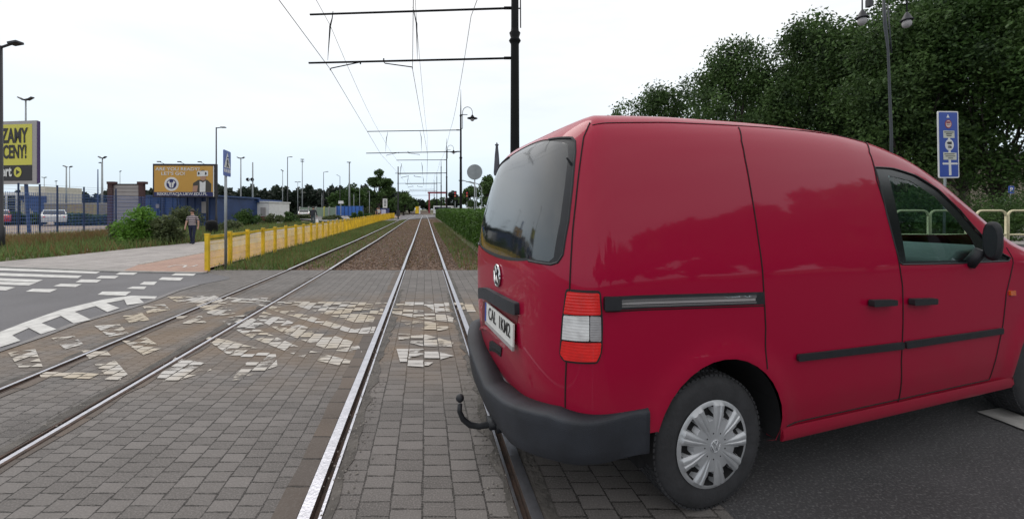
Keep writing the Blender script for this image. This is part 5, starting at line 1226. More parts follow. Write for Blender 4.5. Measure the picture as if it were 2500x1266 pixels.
# ================================================================== STREET LAMPS AND MASTS
def street_lamp(px, ptop, Y, arm_px, lab, cat='street lamp', m='darkpost', rr=.07, double=False, rise=0.0, grp='street lamps with a single flat head'):
    b = Vector((at(px, 521, Y).x, Y, zt(Y))); zt1 = at(0, ptop, Y).z-b.z; L_ = arm_px/F*Y
    r = empty('street_lamp', b, label=lab, cat=cat, group=grp)
    mb = MB(); mb.tube([(0, 0, -.2), (0, 0, .9), (0, 0, .95), (0, 0, zt1)], [rr*1.5, rr*1.5, rr, rr*.7], 8); mb.build('pole', M[m], r, True)
    mb = MB(); mb.tube([(0, 0, zt1-.06), (L_*.55, 0, zt1+rise*.55)], rr*.6, 6); mb.build('arm', M[m], r)
    mb = MB(); mb.box((L_*.78, 0, zt1+rise*.8), (abs(L_)*.5, .26, .09), M4=Matrix.Rotation(-atan2(rise, L_), 3, 'Y')); bevel(mb.build('lamp_head', M[m], r), .02)
    return r
street_lamp(2, 112, 14.6, 46, 'dark street lamp with a flat head at the very left edge of the picture', rise=.12)
street_lamp(528, 311, 36.8, 22, 'tall dark street lamp rising behind the right edge of the orange billboard')
street_lamp(702, 383, 62, 11, 'dark street lamp with a short flat arm above the pine wood')
street_lamp(790, 420, 80, 11, 'dark street lamp with curved arm, right of the pair of tall masts', rise=.1)
street_lamp(830, 430, 88, -8, 'small street lamp pointing left in front of the leafy trees', rise=.3)
def mast(px, ptop, Y, heads, lab, rr=.10, m='galv'):
    b = Vector((at(px, 521, Y).x, Y, zt(Y))); z1 = at(0, ptop, Y).z-b.z
    r = empty('floodlight_mast', b, label=lab, cat='light mast', group='slim light masts of the sports ground and car park')
    mb = MB(); mb.tube([(0, 0, -.2), (0, 0, z1*.5), (0, 0, z1)], [rr*1.4, rr, rr*.7], 8); mb.build('pole', M[m], r, True)
    s_ = Y/F
    for hx, hz, w_, tilt in heads:
        mb = MB(); c = Vector((hx*s_, 0, z1+hz*s_)); mb.box(c, (w_*s_, .35, .12), M4=Matrix.Rotation(-tilt, 3, 'Y')); mb.tube([(0, 0, z1-.05), c], rr*.5, 5); mb.build('floodlight', M['darkpost'], r)
    return r
WING = [(-10, 2, 12, -.5), (10, 2, 12, .5), (0, -1, 8, 0)]
mast(63, 244, 48, [(-11, 3, 14, -.5), (11, 3, 14, .5), (-4, 1, 8, -.2), (5, 1, 8, .2)], 'floodlight mast with a wing shaped head above the yellow billboard', .10)
mast(162, 407, 70, [(-3, 1, 8, -.4)], 'mast with one tilted floodlight, left one of a close pair', .11)
mast(170, 408, 78, [(3, 1, 6, .4)], 'thin mast close beside a thicker one, its light turned right', .07)
mast(108, 433, 100, [(-3, 0, 4, -.3), (3, 0, 4, .3)], 'tiny far mast just right of the yellow billboard', .08)
mast(137, 442, 110, [(0, 0, 4, .3)], 'tiny far mast between the blue fence posts', .07)
mast(250, 386, 66, [(-6, 2, 7, -.6), (6, 2, 7, .6), (0, 0, 4, 0)], 'mast with a three pronged floodlight head left of the grey gate panel', .11)
mast(248, 397, 76, [(-3, 0, 5, .2)], 'mast hidden just behind the three pronged floodlight mast', .08)
mast(239, 413, 60, [], 'plain dark blue pole without a lamp left of the grey gate panel', .08, 'bluefence')
mast(293, 418, 120, [(1, 0, 4, .5)], 'tiny far mast above the grey gate panel', .08)
mast(588, 386, 72, [(-6, 1, 6, -.5), (6, 1, 6, .5), (0, 0, 4, 0)], 'mast with a forked floodlight head right of the crossing sign', .11)
r = mast(617, 396, 44, [], 'grey pole with two round loudspeakers half way up', .08)
for dx in (-.45, .02):
    mb = MB(); mb.lathe((dx, -.05, at(0, 438, 44).z-zt(44)), [(.05, -.12), (.1, 0), (.2, .12)], 12, axis=(.2, -1, -.2)); mb.build('loudspeaker', M['darkpost'], r)
mast(690, 417, 85, [(-1, 1, 6, -.6)], 'thin mast with one small lamp above the pine wood, left of the dark street lamp', .08)
mast(738, 393, 80, [(0, -1, 7, 0), (0, 4, 7, 0)], 'mast with two lamps one above the other, over the seated walker', .09)
mast(727, 444, 95, [(-4, 0, 5, 0), (4, 0, 5, 0)], 'low twin headed lamp mast in front of the pine wood', .07)
mast(853, 396, 82, [(-1, 0, 9, 0)], 'tall thick mast with a flat top light in front of the leafy trees', .16)
mast(786, 470, 84, [(0, 0, 3, 0)], 'short thin car park lamp beside the green fence', .06)
mast(864, 472, 80, [(0, 0, 3, 0)], 'short thin car park lamp beside the blue screen', .06)
mast(902, 466, 76, [(-3, 0, 4, 0)], 'short lamp post under the tall poplar', .06)
mast(878, 462, 84, [(-7, 0, 5, 0)], 'lamp post with a warm coloured head left of the tall poplar', .06)

# tall decorative lamp before the trees
Yb = 19.0; b = Vector((at(2176, 521, Yb).x, Yb, zt(Yb))); r = empty('street_lamp', b, label='tall ornamental lamp post with two hanging bell lamps before the dark trees', cat='street lamp')
top_ = at(2155, -30, Yb)-b
mb = MB(); mb.tube([(0, 0, -.2), at(2176, 330, Yb)-b, at(2168, 120, Yb)-b, at(2161, 60, Yb)-b, top_], [.10, .062, .05, .075, .045], 10)
mb.tube([at(2164, 10, Yb)-b+Vector((.06, 0, 0)), at(2174, 130, Yb)-b+Vector((.05, 0, 0))], .028, 8); mb.build('pole', M['galv'] if False else mat('grey_green_post', (.035, .04, .048), .5), r, True)
for px_l, py_l, zz in ((2105, 28, 1), (2214, 34, -1)):
    mb = MB(); q0 = at(px_l, py_l-2, Yb)-b; mb.tube([top_*.98, top_.lerp(q0, .5)+Vector((0, 0, .5)), q0+Vector((0, 0, .9)), q0], .03, 6); mb.build('lamp_arm', M['darkpost'], r, True)
    mb = MB(); mb.lathe(q0-Vector((0, 0, .35)), [(.04, .38), (.09, .3), (.14, .2), (.20, .06), (.26, .0), (.24, -.02)], 14); mb.build('lamp_shade', M['darkpost'], r, True)
    mb = MB(); mb.ball(q0-Vector((0, 0, .50)), .19, 12, (1, 1, 1.1)); mb.build('lamp_globe', M['greypanel'], r, True)
mb = MB(); q0 = at(2122, 8, Yb)-b; mb.box(q0, (.2, .2, .35)); mb.build('camera_box', M['darkpost'], r)
# folded parasol on the far side of the road
Yb = 30; b = Vector((at(1213, 521, Yb).x, Yb, zt(Yb))); r = empty('parasol', b, label='folded grey parasol standing behind the rear window of the van', cat='parasol')
mb = MB(); mb.tube([(0, 0, 0), (0, 0, at(0, 348, Yb).z-b.z)], .04, 8); mb.build('pole', M['darkpost'], r); mb = MB(); z_ = at(0, 350, Yb).z-b.z
mb.lathe((0, 0, 0), [(.20, z_-2.4), (.24, z_-2.2), (.16, z_-.9), (.09, z_-.2), (.16, z_-.1), (.02, z_)], 12); mb.build('folded_cover', mat('grey_canvas', (.09, .09, .11), .9, var=.2), r, True)

# ================================================================== GUARD RAILS ON THE RIGHT
def rail_hoop(px0, px1, Y, lab, i):
    a = at(px0, 521, Y); c = at(px1, 521, Y); b = Vector(((a.x+c.x)/2, Y, 0)); w_ = (c.x-a.x)/2; ht = at(0, 514, Y).z
    r = empty('guard_rail', b, label=lab, cat='guard rail', group='cream tube guard rails along the far pavement')
    mb = MB(); rr_ = .16
    pts = [(-w_, 0, -.1), (-w_, 0, ht-rr_)]+[(-w_+rr_-rr_*cos(pi/2*t/5), 0, ht-rr_+rr_*sin(pi/2*t/5)) for t in range(6)]+[(w_-rr_+rr_*sin(pi/2*t/5), 0, ht-rr_+rr_*cos(pi/2*t/5)) for t in range(6)]+[(w_, 0, ht-rr_), (w_, 0, -.1)]
    mb.tube(pts, .032, 8); mb.build('hoop', M['cream'], r, True)
    mb = MB(); mb.tube([(-w_, 0, ht*.52), (w_, 0, ht*.52)], .028, 8); mb.build('cross_bar', M['cream'], r, True)
RLAB = ['guard rail seen through the cab window, the leftmost', 'guard rail seen through the middle of the cab window', 'guard rail behind the windscreen pillar of the van', 'guard rail just behind the door mirror of the van', 'guard rail cut by the right edge of the picture']
for i, (a, c) in enumerate(((2186, 2266), (2271, 2358), (2363, 2382+0), (2384, 2456), (2461, 2545))):
    if i == 2: continue
    rail_hoop(a, c, 12.2, RLAB[i], i)

# ================================================================== HEDGE, TREES
def hedge(name, poly, z0, z1, n, size, m, **k):
    f_ = region_poly(poly); x, y = f_(n); P = [np.array(p) for p in poly]
    cxx = np.mean([p[0] for p in poly]); zz = z0+(z1-z0)*RNG.random(n)**.7
    # push most leaves out to the faces
    P3 = np.stack([x, y, np.interp(y, TY, TZ)+zz], 1)
    top = RNG.random(n) < .45; P3[top, 2] = np.interp(y[top], TY, TZ)+z1+RNG.normal(size=top.sum())*.05
    P3[:, 2] += .07*np.sin(P3[:, 1]*1.7)+.05*np.sin(P3[:, 0]*3.1+P3[:, 1]*.9)
    r = leaves(P3, size, name, m, **k); return r
H0, H1 = 2.15, 4.6
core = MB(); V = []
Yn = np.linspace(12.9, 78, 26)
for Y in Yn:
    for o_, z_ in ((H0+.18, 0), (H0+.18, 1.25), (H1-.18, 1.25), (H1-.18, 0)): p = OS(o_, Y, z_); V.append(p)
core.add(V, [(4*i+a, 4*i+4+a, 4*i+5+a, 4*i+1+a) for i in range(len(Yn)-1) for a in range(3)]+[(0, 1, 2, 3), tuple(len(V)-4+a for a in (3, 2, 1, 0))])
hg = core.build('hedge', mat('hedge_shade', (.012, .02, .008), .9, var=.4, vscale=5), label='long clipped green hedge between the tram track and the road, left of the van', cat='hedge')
n = 60000; Yv = 12.7+(78-12.7)*RNG.random(n)**1.7; side_ = RNG.random(n); ov = np.where(side_ < .5, H0+RNG.random(n)*.22-.05+.06*np.sin(Yv*2.1), RNG.uniform(H0, H1, n)); zv = np.where(side_ < .5, RNG.random(n)*1.5, 1.22+RNG.random(n)*.28+.08*np.sin(Yv*1.3)+.05*np.sin(Yv*4.1))
front = RNG.random(n) < .07; Yv = np.where(front, 12.6+RNG.random(n)*.3, Yv); ov = np.where(front, RNG.uniform(H0, H1, n), ov); zv = np.where(front, RNG.random(n)*1.45, zv)
leaves(np.stack([(ov-SP*Yv)/CP, Yv, np.interp(Yv, TY, TZ)+zv+.02], 1), .035+.0008*Yv, 'foliage', M['hedgeleaf'], hg)
fl = 700; Yv = 20+40*RNG.random(fl); leaves(np.stack([(RNG.uniform(3.6, 4.8, fl)-SP*Yv)/CP, Yv, np.interp(Yv, TY, TZ)+1.5+RNG.random(fl)*.25], 1), .05, 'flower', M['white'], hg)

def T(px, Y, top_px, rad_px, n, size, m, lab, seed, low=.15, tr=.3, cat='tree', grp=None, bn=44, name='tree', dx=0):
    b = Vector((at(px, 521, Y).x, Y, zt(Y))); tree(name, b, at(0, top_px, Y).z-b.z, rad_px/F*Y, n, size, m, trunk_r=tr, low=low, blobs_n=bn, seed=seed, label=lab, cat=cat, **({'group': grp} if grp else {}), lean=(dx, 0))
g_ = 'broadleaf trees behind the van'
T(1505, 56, 262, 60, 8500, 0.198, M['leaf'], 'low dark tree at the left end of the row behind the van roof', 11, grp=g_)
T(1600, 50, 195, 125, 20400, 0.182, M['leaf'], 'dark tree rising over the middle of the van roof, second from the left', 12, grp=g_)
T(1790, 42, 98, 155, 30600, 0.167, M['leaf'], 'dark leafy tree behind the seam of the sliding door', 13, grp=g_)
T(1985, 36, 30, 185, 37400, 0.152, M['leaf'], 'broad dark tree left of the ornamental lamp post', 14, grp=g_)
T(2210, 30, -70, 200, 44200, 0.144, M['leaf'], 'tall dense tree directly behind the ornamental lamp post', 15, low=.08, tr=.32, grp=g_, bn=60)
T(2430, 27, -120, 230, 51000, 0.137, M['leaf2'], 'tallest tree at the right edge, over the blue road sign', 16, low=.12, tr=.16, grp=g_, bn=64)
T(2640, 24, -150, 230, 20400, 0.152, M['leaf'], 'tree beyond the right edge whose branches hang into the picture', 17, grp=g_)
T(2350, 40, -60, 300, 27200, 0.228, M['leaf'], 'dark tree in the second row behind the road sign', 18, grp=g_)
T(2080, 54, 40, 260, 23800, 0.258, M['leaf'], 'dark tree in the second row behind the lamp post', 19, grp=g_)
T(1760, 62, 170, 200, 17000, 0.274, M['leaf'], 'dark tree in the second row above the van roof', 20, grp=g_)
for i, (px, Y, w_, d_, h_, m_, lab) in enumerate([(2250, 19, 2.6, 2, 3.2, 'leaf2', 'light green bush left of the blue road sign'), (2440, 21, 4.6, 2.5, 3.0, 'leaf2', 'wide green bush behind the guard rails at the right edge'), (2180, 17, 5, 2, 2.0, 'leaf', 'dark shrub seen through the cab window'),
                                         (2270, 27, 8, 3, 3.4, 'leaf', 'dark thicket under the trees behind the cab'), (2440, 30, 9, 3, 5.2, 'leaf', 'dark thicket under the trees past the right edge'), (2330, 17.5, 4, 1.6, 1.7, 'leaf2', 'green shrub behind the windscreen of the van')]):
    shrub('shrub', (at(px, 521, Y).x, Y, zt(Y)), w_, d_, h_, 6000, .07, M[m_], label=lab, cat='shrub')
# house behind the trees
Yb = 40; b = Vector((at(2480, 521, Yb).x, Yb, zt(Yb))); r = empty('house', b, label='cream rendered house behind the trunks of the trees at the right edge', cat='house')
def bx(name, c, d, m, par=r): mb = MB(); mb.box(c, d); return mb.build(name, m, par)
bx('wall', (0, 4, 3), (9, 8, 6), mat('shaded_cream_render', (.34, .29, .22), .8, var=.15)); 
for x_ in (-1.6, 1.8):
    for z_ in (2.6,): fr = bx('window', (x_, -.02, z_), (1.2, .1, 1.4), M['brown']); bx('pane', (x_, -.06, z_), (1.0, .06, 1.2), M['glassdark'], fr)
mb = MB(); mb.add([(-5, -.5, 6), (5, -.5, 6), (5, 8.5, 6), (-5, 8.5, 6), (-4, 4, 8), (4, 4, 8)], [(0, 1, 5, 4), (2, 3, 4, 5), (1, 2, 5), (3, 0, 4), (0, 3, 2, 1)]); mb.build('roof', M['brown'], r)
# leafy trees and poplar far down the line
g_ = 'trees beside the far end of the tram line'
T(925, 88, 412, 36, 6000, .30, M['leaf'], 'tall poplar like tree standing alone left of the tram line', 31, low=.25, grp=g_, bn=24)
T(862, 92, 441, 28, 3500, .30, M['leaf2'], 'leafy tree behind the blue screen', 32, low=.1, grp=g_)
T(830, 96, 462, 30, 3000, .30, M['leaf2'], 'low pale green tree left of the blue screen', 33, low=.1, grp=g_)
T(895, 100, 455, 26, 2500, .30, M['leaf'], 'dark tree between the blue screen and the poplar', 34, low=.1, grp=g_)
T(985, 110, 463, 26, 2500, .32, M['leaf'], 'tree right of the slim pole at the end of the yellow fence', 35, low=.1, grp=g_)
T(1024, 150, 483, 16, 1200, .4, M['leafpine'], 'small round tree at the very end of the tram line', 36, low=.2, grp=g_)
T(950, 120, 470, 30, 2500, .32, M['leaf'], 'dark tree behind the poplar to its right', 37, low=.05, grp=g_)
T(1105, 105, 462, 22, 2000, .32, M['leafpine'], 'dark tree behind the traffic lights', 38, low=.1, grp=g_)
T(1150, 95, 452, 30, 3000, .32, M['leaf'], 'dark tree behind the round sign', 39, low=.1, grp=g_)
T(1195, 85, 425, 32, 4000, .32, M['leaf'], 'dark tree behind the folded parasol', 40, low=.1, grp=g_)
T(1250, 90, 430, 50, 3000, .4, M['leaf'], 'dark tree behind the black catenary pole', 41, low=.1, grp=g_)
T(1000, 135, 478, 24, 2000, .40, M['leaf'], 'hazy tree left of the small round tree at the end of the line', 42, low=.05, grp=g_)
T(1046, 160, 486, 22, 1800, .45, M['leaf'], 'low tree between the yellow cabinet and the red portal', 43, low=.05, grp=g_)
T(1072, 150, 478, 22, 1800, .45, M['leaf'], 'low tree seen through the red portal', 44, low=.05, grp=g_)
T(972, 125, 472, 20, 1500, .40, M['leafpine'], 'dark tree just behind the slim pole left of the tram line', 45, low=.05, grp=g_)
# the pine wood: one mass
n = 42000; px = RNG.uniform(-150, 965, n); Yw = RNG.uniform(118, 145, n); topp = 462+6*np.sin(px*.09)+4*np.sin(px*.23+1)+3*np.sin(px*.61)+np.where(px < 300, 14, 0)+np.where(px > 900, 8, 0)
zz = np.interp(Yw, TY, TZ); z1 = H-(topp-CY)/F*Yw; fr = RNG.random(n)**.6
P3 = np.stack([(px-CX)/F*Yw, Yw, zz-1+(z1-zz+1)*fr], 1)
leaves(P3, .75, 'pine_wood', M['leafpine'], label='long dark pine wood closing the view on the left', cat='wood', kind='stuff')
mb = MB()
V = []
for i in range(60):
    px_ = -160+1130*i/59; p = at(px_, 470+5*sin(i), 140); V += [(p.x, 140, -1), (p.x, 140, H-(470+5*sin(px_*.09)-CY)/F*140+(-2 if px_ < 300 else 0))]
mb.add(V, [(2*i, 2*i+2, 2*i+3, 2*i+1) for i in range(59)]); mb.add([(x, y+6, z) for x, y, z in V], [(2*i, 2*i+1, 2*i+3, 2*i+2) for i in range(59)])
mb.build('pine_wood', M['leafpine'], label='dark inner depth of the pine wood', cat='wood', kind='stuff')

# shrubs of the left verge
SH = [(345, 597, 84, 86, 'leafbright', 'bright green bush beside the footpath, left of the striped walker', 1.6), (412, 596, 62, 80, 'leafpale', 'dull green shrub right of the bright bush'), (300, 590, 50, 50, 'leafpale', 'grey green shrub before the grey gate panel'),
      (600, 556, 62, 40, 'leaf2', 'dark green shrub behind the yellow fence, right of the crossing sign'), (660, 550, 70, 24, 'leafpale', 'low shrub before the white kiosk'),
      (700, 545, 80, 26, 'leaf2', 'low green shrub behind the yellow fence'), (452, 556, 60, 56, 'leafpale', 'shrub before the blue wall'), (560, 568, 50, 38, 'leafpale', 'low shrub right of the black litter bin'), (880, 533, 60, 16, 'leaf2', 'low shrub by the blue screen'), (820, 536, 90, 14, 'leafpale', 'ground cover shrub before the green fence'), (905, 528, 40, 22, 'leafpale', 'shrub left of the information kiosk')]
for i, t_ in enumerate(SH):
    px, py, wp, hp, m_, lab = t_[:6]; b = G(px, py); s_ = b.y/F
    shrub('shrub', b, wp*s_*1.05, wp*s_*.7, hp*s_*1.12, 5200 if i == 0 else 2600, .055+.0012*b.y, M[m_], label=lab, cat='shrub', group='shrubs of the left verge')

# ================================================================== LEFT BACKGROUND BUILDINGS
def root(name, px, Y, **k): return empty(name, Vector((at(px, 521, Y).x, Y, zt(Y))), **k)
def pbox(par, name, x0, y0, x1, y1, Y, depth, m, dY=0.0):
    b = Vector(par.location); q = par
    while q.parent: q = q.parent; b = Vector(q.location)
    a = at(x0, y1, Y+dY)-b; c = at(x1, y0, Y+dY)-b; mb = MB(); mb.box(((a.x+c.x)/2, a.y+depth/2, (a.z+c.z)/2), (c.x-a.x, depth, c.z-a.z)); return mb.build(name, m, par)
r = root('gate_panel', 307, 32, label='grey slatted gate panel between two brown brick pillars', cat='gate')
pbox(r, 'pillar', 262, 448, 273, 556, 32, .22, M['brown']); pbox(r, 'pillar_cap', 260, 443, 277, 449, 32, .34, M['brown'], -.06); pbox(r, 'pillar', 338, 448, 349, 556, 32, .22, M['brown']); pbox(r, 'pillar_cap', 334, 443, 352, 449, 32, .34, M['brown'], -.06)
p_ = pbox(r, 'panel', 274, 451, 337.5, 548, 32, .12, M['greypanel'], .15); pbox(r, 'top_rail', 274, 448.5, 337.5, 451, 32, .2, M['darkpost'], .1)
for y_ in np.arange(459, 545, 9): pbox(r, 'slat_shadow_strip', 275, y_, 337, y_+.8, 32, .03, mat('slat_shadow', (.14, .13, .14), .8) if y_ == 459 else bpy.data.materials['slat_shadow'], .13)  # solid dark strips, the shadow between slats put into their colour
r = root('sheet_wall', 440, 38, label='blue profiled sheet wall of a hall under the orange billboard', cat='building')
w_ = pbox(r, 'wall', 350, 480, 530, 560, 38, 6, M['bluewall']); pbox(r, 'roof_edge', 348, 476, 532, 480, 38, 6.4, M['bluefence'], -.2)
for x_ in range(365, 530, 18): pbox(r, 'rib', x_, 480.5, x_+1.5, 560, 38, .06, M['bluefence'], -.06)
pbox(r, 'window', 492, 492, 503, 520, 38, .1, M['greypanel'], -.08); pbox(r, 'window', 380, 498, 388, 508, 38, .1, M['greypanel'], -.08)
r = root('kiosk', 592, 44, label='white flat kiosk with blue roof edge and blue shutters', cat='kiosk')
pbox(r, 'wall', 527, 494, 657, 552, 44, 4, M['white']); pbox(r, 'roof', 524, 486, 632, 494, 44, 4.4, M['bluefence'], -.2); pbox(r, 'roof', 632.5, 491, 658, 494, 44, 4.2, M['white'], -.1)
for x0, x1 in ((545, 570), (575, 590), (604, 622)): pbox(r, 'shutter', x0, 505, x1, 545, 44, .12, M['bluewall'], -.1)
pbox(r, 'window', 636, 506, 648, 528, 44, .1, M['greypanel'], -.08); pbox(r, 'plinth', 632.5, 528, 656, 552, 44, .1, mat('dark_red_plinth', (.16, .03, .03), .7), -.09)
r = root('sound_screen', 765, 78, label='green and yellow panelled fence left of the blue screen', cat='fence')
pbox(r, 'panel', 730, 506, 820, 528, 78, .2, mat('green_grey_panel', (.20, .26, .20), .6, var=.1)); 
for x_ in (730, 752, 770, 790, 802, 819): pbox(r, 'post', x_, 504, x_+1.6, 529, 78, .4, M['greypanel'] if x_ != 790 else M['lime'], -.1)
r = root('sound_screen', 852, 76, label='bright blue screen wall under the leafy trees', cat='fence')
pbox(r, 'panel', 821, 503, 886, 526, 76, .2, mat('blue_screen', (.03, .12, .42), .35, var=.3, vscale=.6))
for x_ in range(822, 887, 9): pbox(r, 'post', x_, 502, x_+1.2, 527, 76, .3, M['bluefence'], -.08)
r = root('sign_board', 832, 70, label='small white signboard on a post in front of the leafy trees', cat='sign'); pbox(r, 'panel', 826, 490, 838, 497, 70, .08, M['white']); pbox(r, 'post', 831, 497, 832.5, 526, 70, .08, M['galv'])
r = root('information_kiosk', 935, 64, label='dark blue information kiosk with a white sign above, at the end of the footpath', cat='kiosk')
pbox(r, 'frame', 928, 508, 945, 526, 64, 1.2, M['navy']); pbox(r, 'poster', 931, 511, 942, 524, 64, .05, mat('pale_poster', (.45, .46, .6), .5, var=.3, vscale=2), -.04); pbox(r, 'upper_sign', 934.5, 485, 945, 507, 64, .1, M['white'], -.2)
for y_ in (488, 491.5, 495, 498.5, 502): pbox(r, 'line_of_print', 937, y_, 943, y_+1.6, 64, .03, M['ink'], -.22)
# stadium stand, beige wall, hedge and dark strip on the far left
r = root('grandstand', 60, 66, label='blue and white grandstand with railings behind the mesh fence', cat='stand')
pbox(r, 'wall', 50, 455, 110, 524, 70, 6, M['offwhite']); pbox(r, 'roof', -60, 470, 52, 476, 68, 6, M['white']); 
for k_ in range(9): pbox(r, 'step', 45+k_*5, 478+k_*5, 110, 484+k_*5, 69.2-k_*.25, .25, M['bluewall'])
for x_ in (-30, -10, 12, 38): pbox(r, 'column', x_, 474, x_+2.5, 524, 67.5, .2, M['white'])
for k_ in range(7): pbox(r, 'railing', 0, 484+k_*6, 48, 485.2+k_*6, 67.2, .08, M['galv'])
r = root('beige_wall', 175, 64, label='long beige wall with faded painted patches behind the car park', cat='wall')
pbox(r, 'wall', 108, 497, 262, 530, 64, .4, mat('mottled_beige_wall', (.30, .27, .20), .8, col2=(.12, .11, .09), vscale=.9, detail=8)); pbox(r, 'coping', 107, 495.5, 263, 497, 64, .6, M['offwhite'], -.1)
pbox(r, 'painted_patch', 165, 499, 238, 526, 64, .02, mat('yellow_mural', (.34, .31, .12), .8, col2=(.24, .17, .12), vscale=1.4), -.03)
def hedgebox(px0, px1, ytop, ybase, lab, m='leaf'):
    a = G(px0, ybase); c = G(px1, ybase); Y = (a.y+c.y)/2; n_ = int(26*(px1-px0)); x = RNG.uniform(at(px0, 0, Y).x, at(px1, 0, Y).x, n_); z1 = H-(ytop-CY)/F*Y-zt(Y)
    rr = empty('hedge', Vector(((a.x+c.x)/2, Y, zt(Y))), label=lab, cat='hedge'); P3 = np.stack([x-rr.location.x, RNG.uniform(-.6, .6, n_), RNG.random(n_)**.8*z1*(1+.1*np.sin(x*1.3))], 1); leaves(P3, .14, 'foliage', M[m], rr)
    mb = MB(); mb.box((0, 0, z1*.42), (c.x-a.x, .7, z1*.84)); mb.build('stem_or_shade_core', bpy.data.materials['hedge_shade'], rr)  # solid inner box, the shade among the leaves put into its dark colour
hedgebox(-40, 42, 515, 549, 'dark hedge at the left edge behind the mesh fence'); hedgebox(46, 104, 522, 548, 'dark hedge left of the white parked car')
hedgebox(146, 264, 523, 550, 'long dark hedge right of the white parked car')
hedgebox(660, 760, 524, 534, 'pale flowering hedge before the pine wood', 'leafpale')

# ================================================================== SMALL PARKED CARS
def small_car(px, pybase, wpx, rz, col, lab):
    b = G(px, pybase); s_ = 1.0; r = empty('parked_car', b, rz, label=lab, cat='car', group='parked cars far off')
    cm = mat('car_paint', col, .3, coat=1.0); L_, W_ = 4.2, 1.75
    sec = [(-2.1, .35, .75), (-2.05, .3, .95), (-1.75, .28, 1.02), (-1.35, .28, 1.42), (-.3, .28, 1.5), (.5, .28, 1.42), (1.1, .28, 1.0), (1.9, .3, .85), (2.1, .38, .65)]
    mb = MB(); V = []
    for x, z0, z1 in sec:
        zb = min(z1, .92); hw = W_/2*(.92 if abs(x) > 1.95 else 1); top = hw*(.98 if z1 < 1.1 else .78)
        V += [(x, -hw*.95, z0), (x, -hw, .6), (x, -hw, zb), (x, -top, z1), (x, top, z1), (x, hw, zb), (x, hw, .6), (x, hw*.95, z0)]
    mb.add(V, [(8*i+a, 8*i+8+a, 8*i+9+a, 8*i+1+a) for i in range(len(sec)-1) for a in range(7)]+[tuple(range(7, -1, -1)), tuple(range(len(V)-8, len(V)))]); autosmooth(mb.build('body', cm, r), 35)
    for s_ in (-1, 1):
        mb = MB(); mb.add([(-1.5, s_*.882, .98), (.95, s_*.882, .98), (.42, s_*.715, 1.36), (-.3, s_*.70, 1.43), (-1.25, s_*.715, 1.36)], [(0, 1, 2, 3, 4) if s_ < 0 else (4, 3, 2, 1, 0)]); mb.build('side_window', M['glassdark'], r)
        for x in (-1.3, 1.3): mb = MB(); mb.lathe((x, s_*.78, .32), [(.001, -.1), (.2, -.1), (.32, -.08), (.32, .08), (.2, .1), (.001, .1)], 18, axis=(0, 1, 0)); mb.build('wheel', M['rubber'], r)
        mb = MB(); mb.ball((-2.06, s_*.62, .78), .1, 8, (.4, 1.3, 1)); mb.build('tail_lamp', M['redlens'], r); mb = MB(); mb.ball((2.03, s_*.6, .68), .1, 8, (.5, 1.5, 1)); mb.build('headlight', M['clearlens'], r)
    mb = MB(); mb.add([(-1.78, -.72, 1.04), (-1.78, .72, 1.04), (-1.39, .62, 1.40), (-1.39, -.62, 1.40)], [(0, 3, 2, 1)]); mb.v = [(x-.015, y, z+.01) for x, y, z in mb.v]; mb.build('rear_window', M['glassdark'], r)
    mb = MB(); mb.add([(1.09, -.7, 1.03), (1.09, .7, 1.03), (.53, .62, 1.40), (.53, -.62, 1.40)], [(0, 1, 2, 3)]); mb.v = [(x+.015, y, z+.01) for x, y, z in mb.v]; mb.build('windscreen', M['glassdark'], r)
    return r
small_car(132, 550, 35, radians(139), (.6, .6, .6), 'white car parked by the dark hedge behind the mesh fence')
small_car(-6, 549, 35, radians(142), (.35, .02, .03), 'dark red car at the left edge behind the mesh fence')
small_car(690, 536, 30, radians(119), (.10, .11, .13), 'grey car parked before the pine wood')
small_car(742, 533, 30, radians(117), (.5, .5, .5), 'silver car parked behind the dark clad walker')

# ================================================================== FAR END: RED PORTAL, TRAFFIC LIGHTS, TRAM
r = root('red_portal', 1070, 100, label='dark red steel portal over the road beyond the hedge', cat='portal')
for x_ in (1046, 1088): pbox(r, 'column', x_, 470, x_+3, 520, 100, .4, M['redpaint'])
pbox(r, 'beam', 1044, 468, 1092, 472, 100, .5, M['redpaint'], -.1)
r = root('bus', 1082, 92, label='white bus standing beyond the hedge at the far junction', cat='bus')
pbox(r, 'body', 1058, 502, 1104, 521, 92, 2.5, M['white']); pbox(r, 'side_window', 1061, 505, 1101, 511, 92, .05, M['glassdark'], -.03)
for x_ in (1066, 1094): pbox(r, 'wheel', x_, 516, x_+8, 523, 92, .3, M['rubber'], -.06)
for px, Y, lab in ((1111, 70, 'traffic light with backing board beyond the hedge'), (1140, 62, 'traffic light on a curved arm left of the round sign pole')):
    r = root('traffic_light', px, Y, label=lab, cat='traffic light'); pbox(r, 'pole', px-.8, 490, px+.8, 522, Y, .12, M['galv'], .25); pbox(r, 'housing', px-3.5, 466, px+3.5, 490, Y, .25, M['black'])
    for k_, mm_ in enumerate(('redlens', 'amber', 'hedgeleaf')): pbox(r, 'light', px-1.6, 469+7*k_, px+1.6, 473+7*k_, Y, .06, M[mm_], -.07)
for px, Y, ly, lab in ((1163, 40, 392, 'thin grey lamp post right of the round sign'), (1176, 46, 450, 'thin grey post with a curved arm behind the round sign')):
    r = root('lamp_post', px, Y, label=lab, cat='post'); b = Vector(r.location); z1 = at(0, max(ly, 448), Y).z-b.z; mb = MB(); mb.tube([(0, 0, -.1), (0, 0, z1-.5), (-.25, 0, z1), (-1.3, 0, z1+.3)], .05, 6); mb.build('pole', M['galv'], r); mb = MB(); mb.box((-1.5, 0, z1+.3), (.5, .2, .1)); mb.build('lamp_head', M['galv'], r)
small_car(1168, 524, 20, radians(10), (.55, .55, .55), 'white car beyond the hedge left of the van')
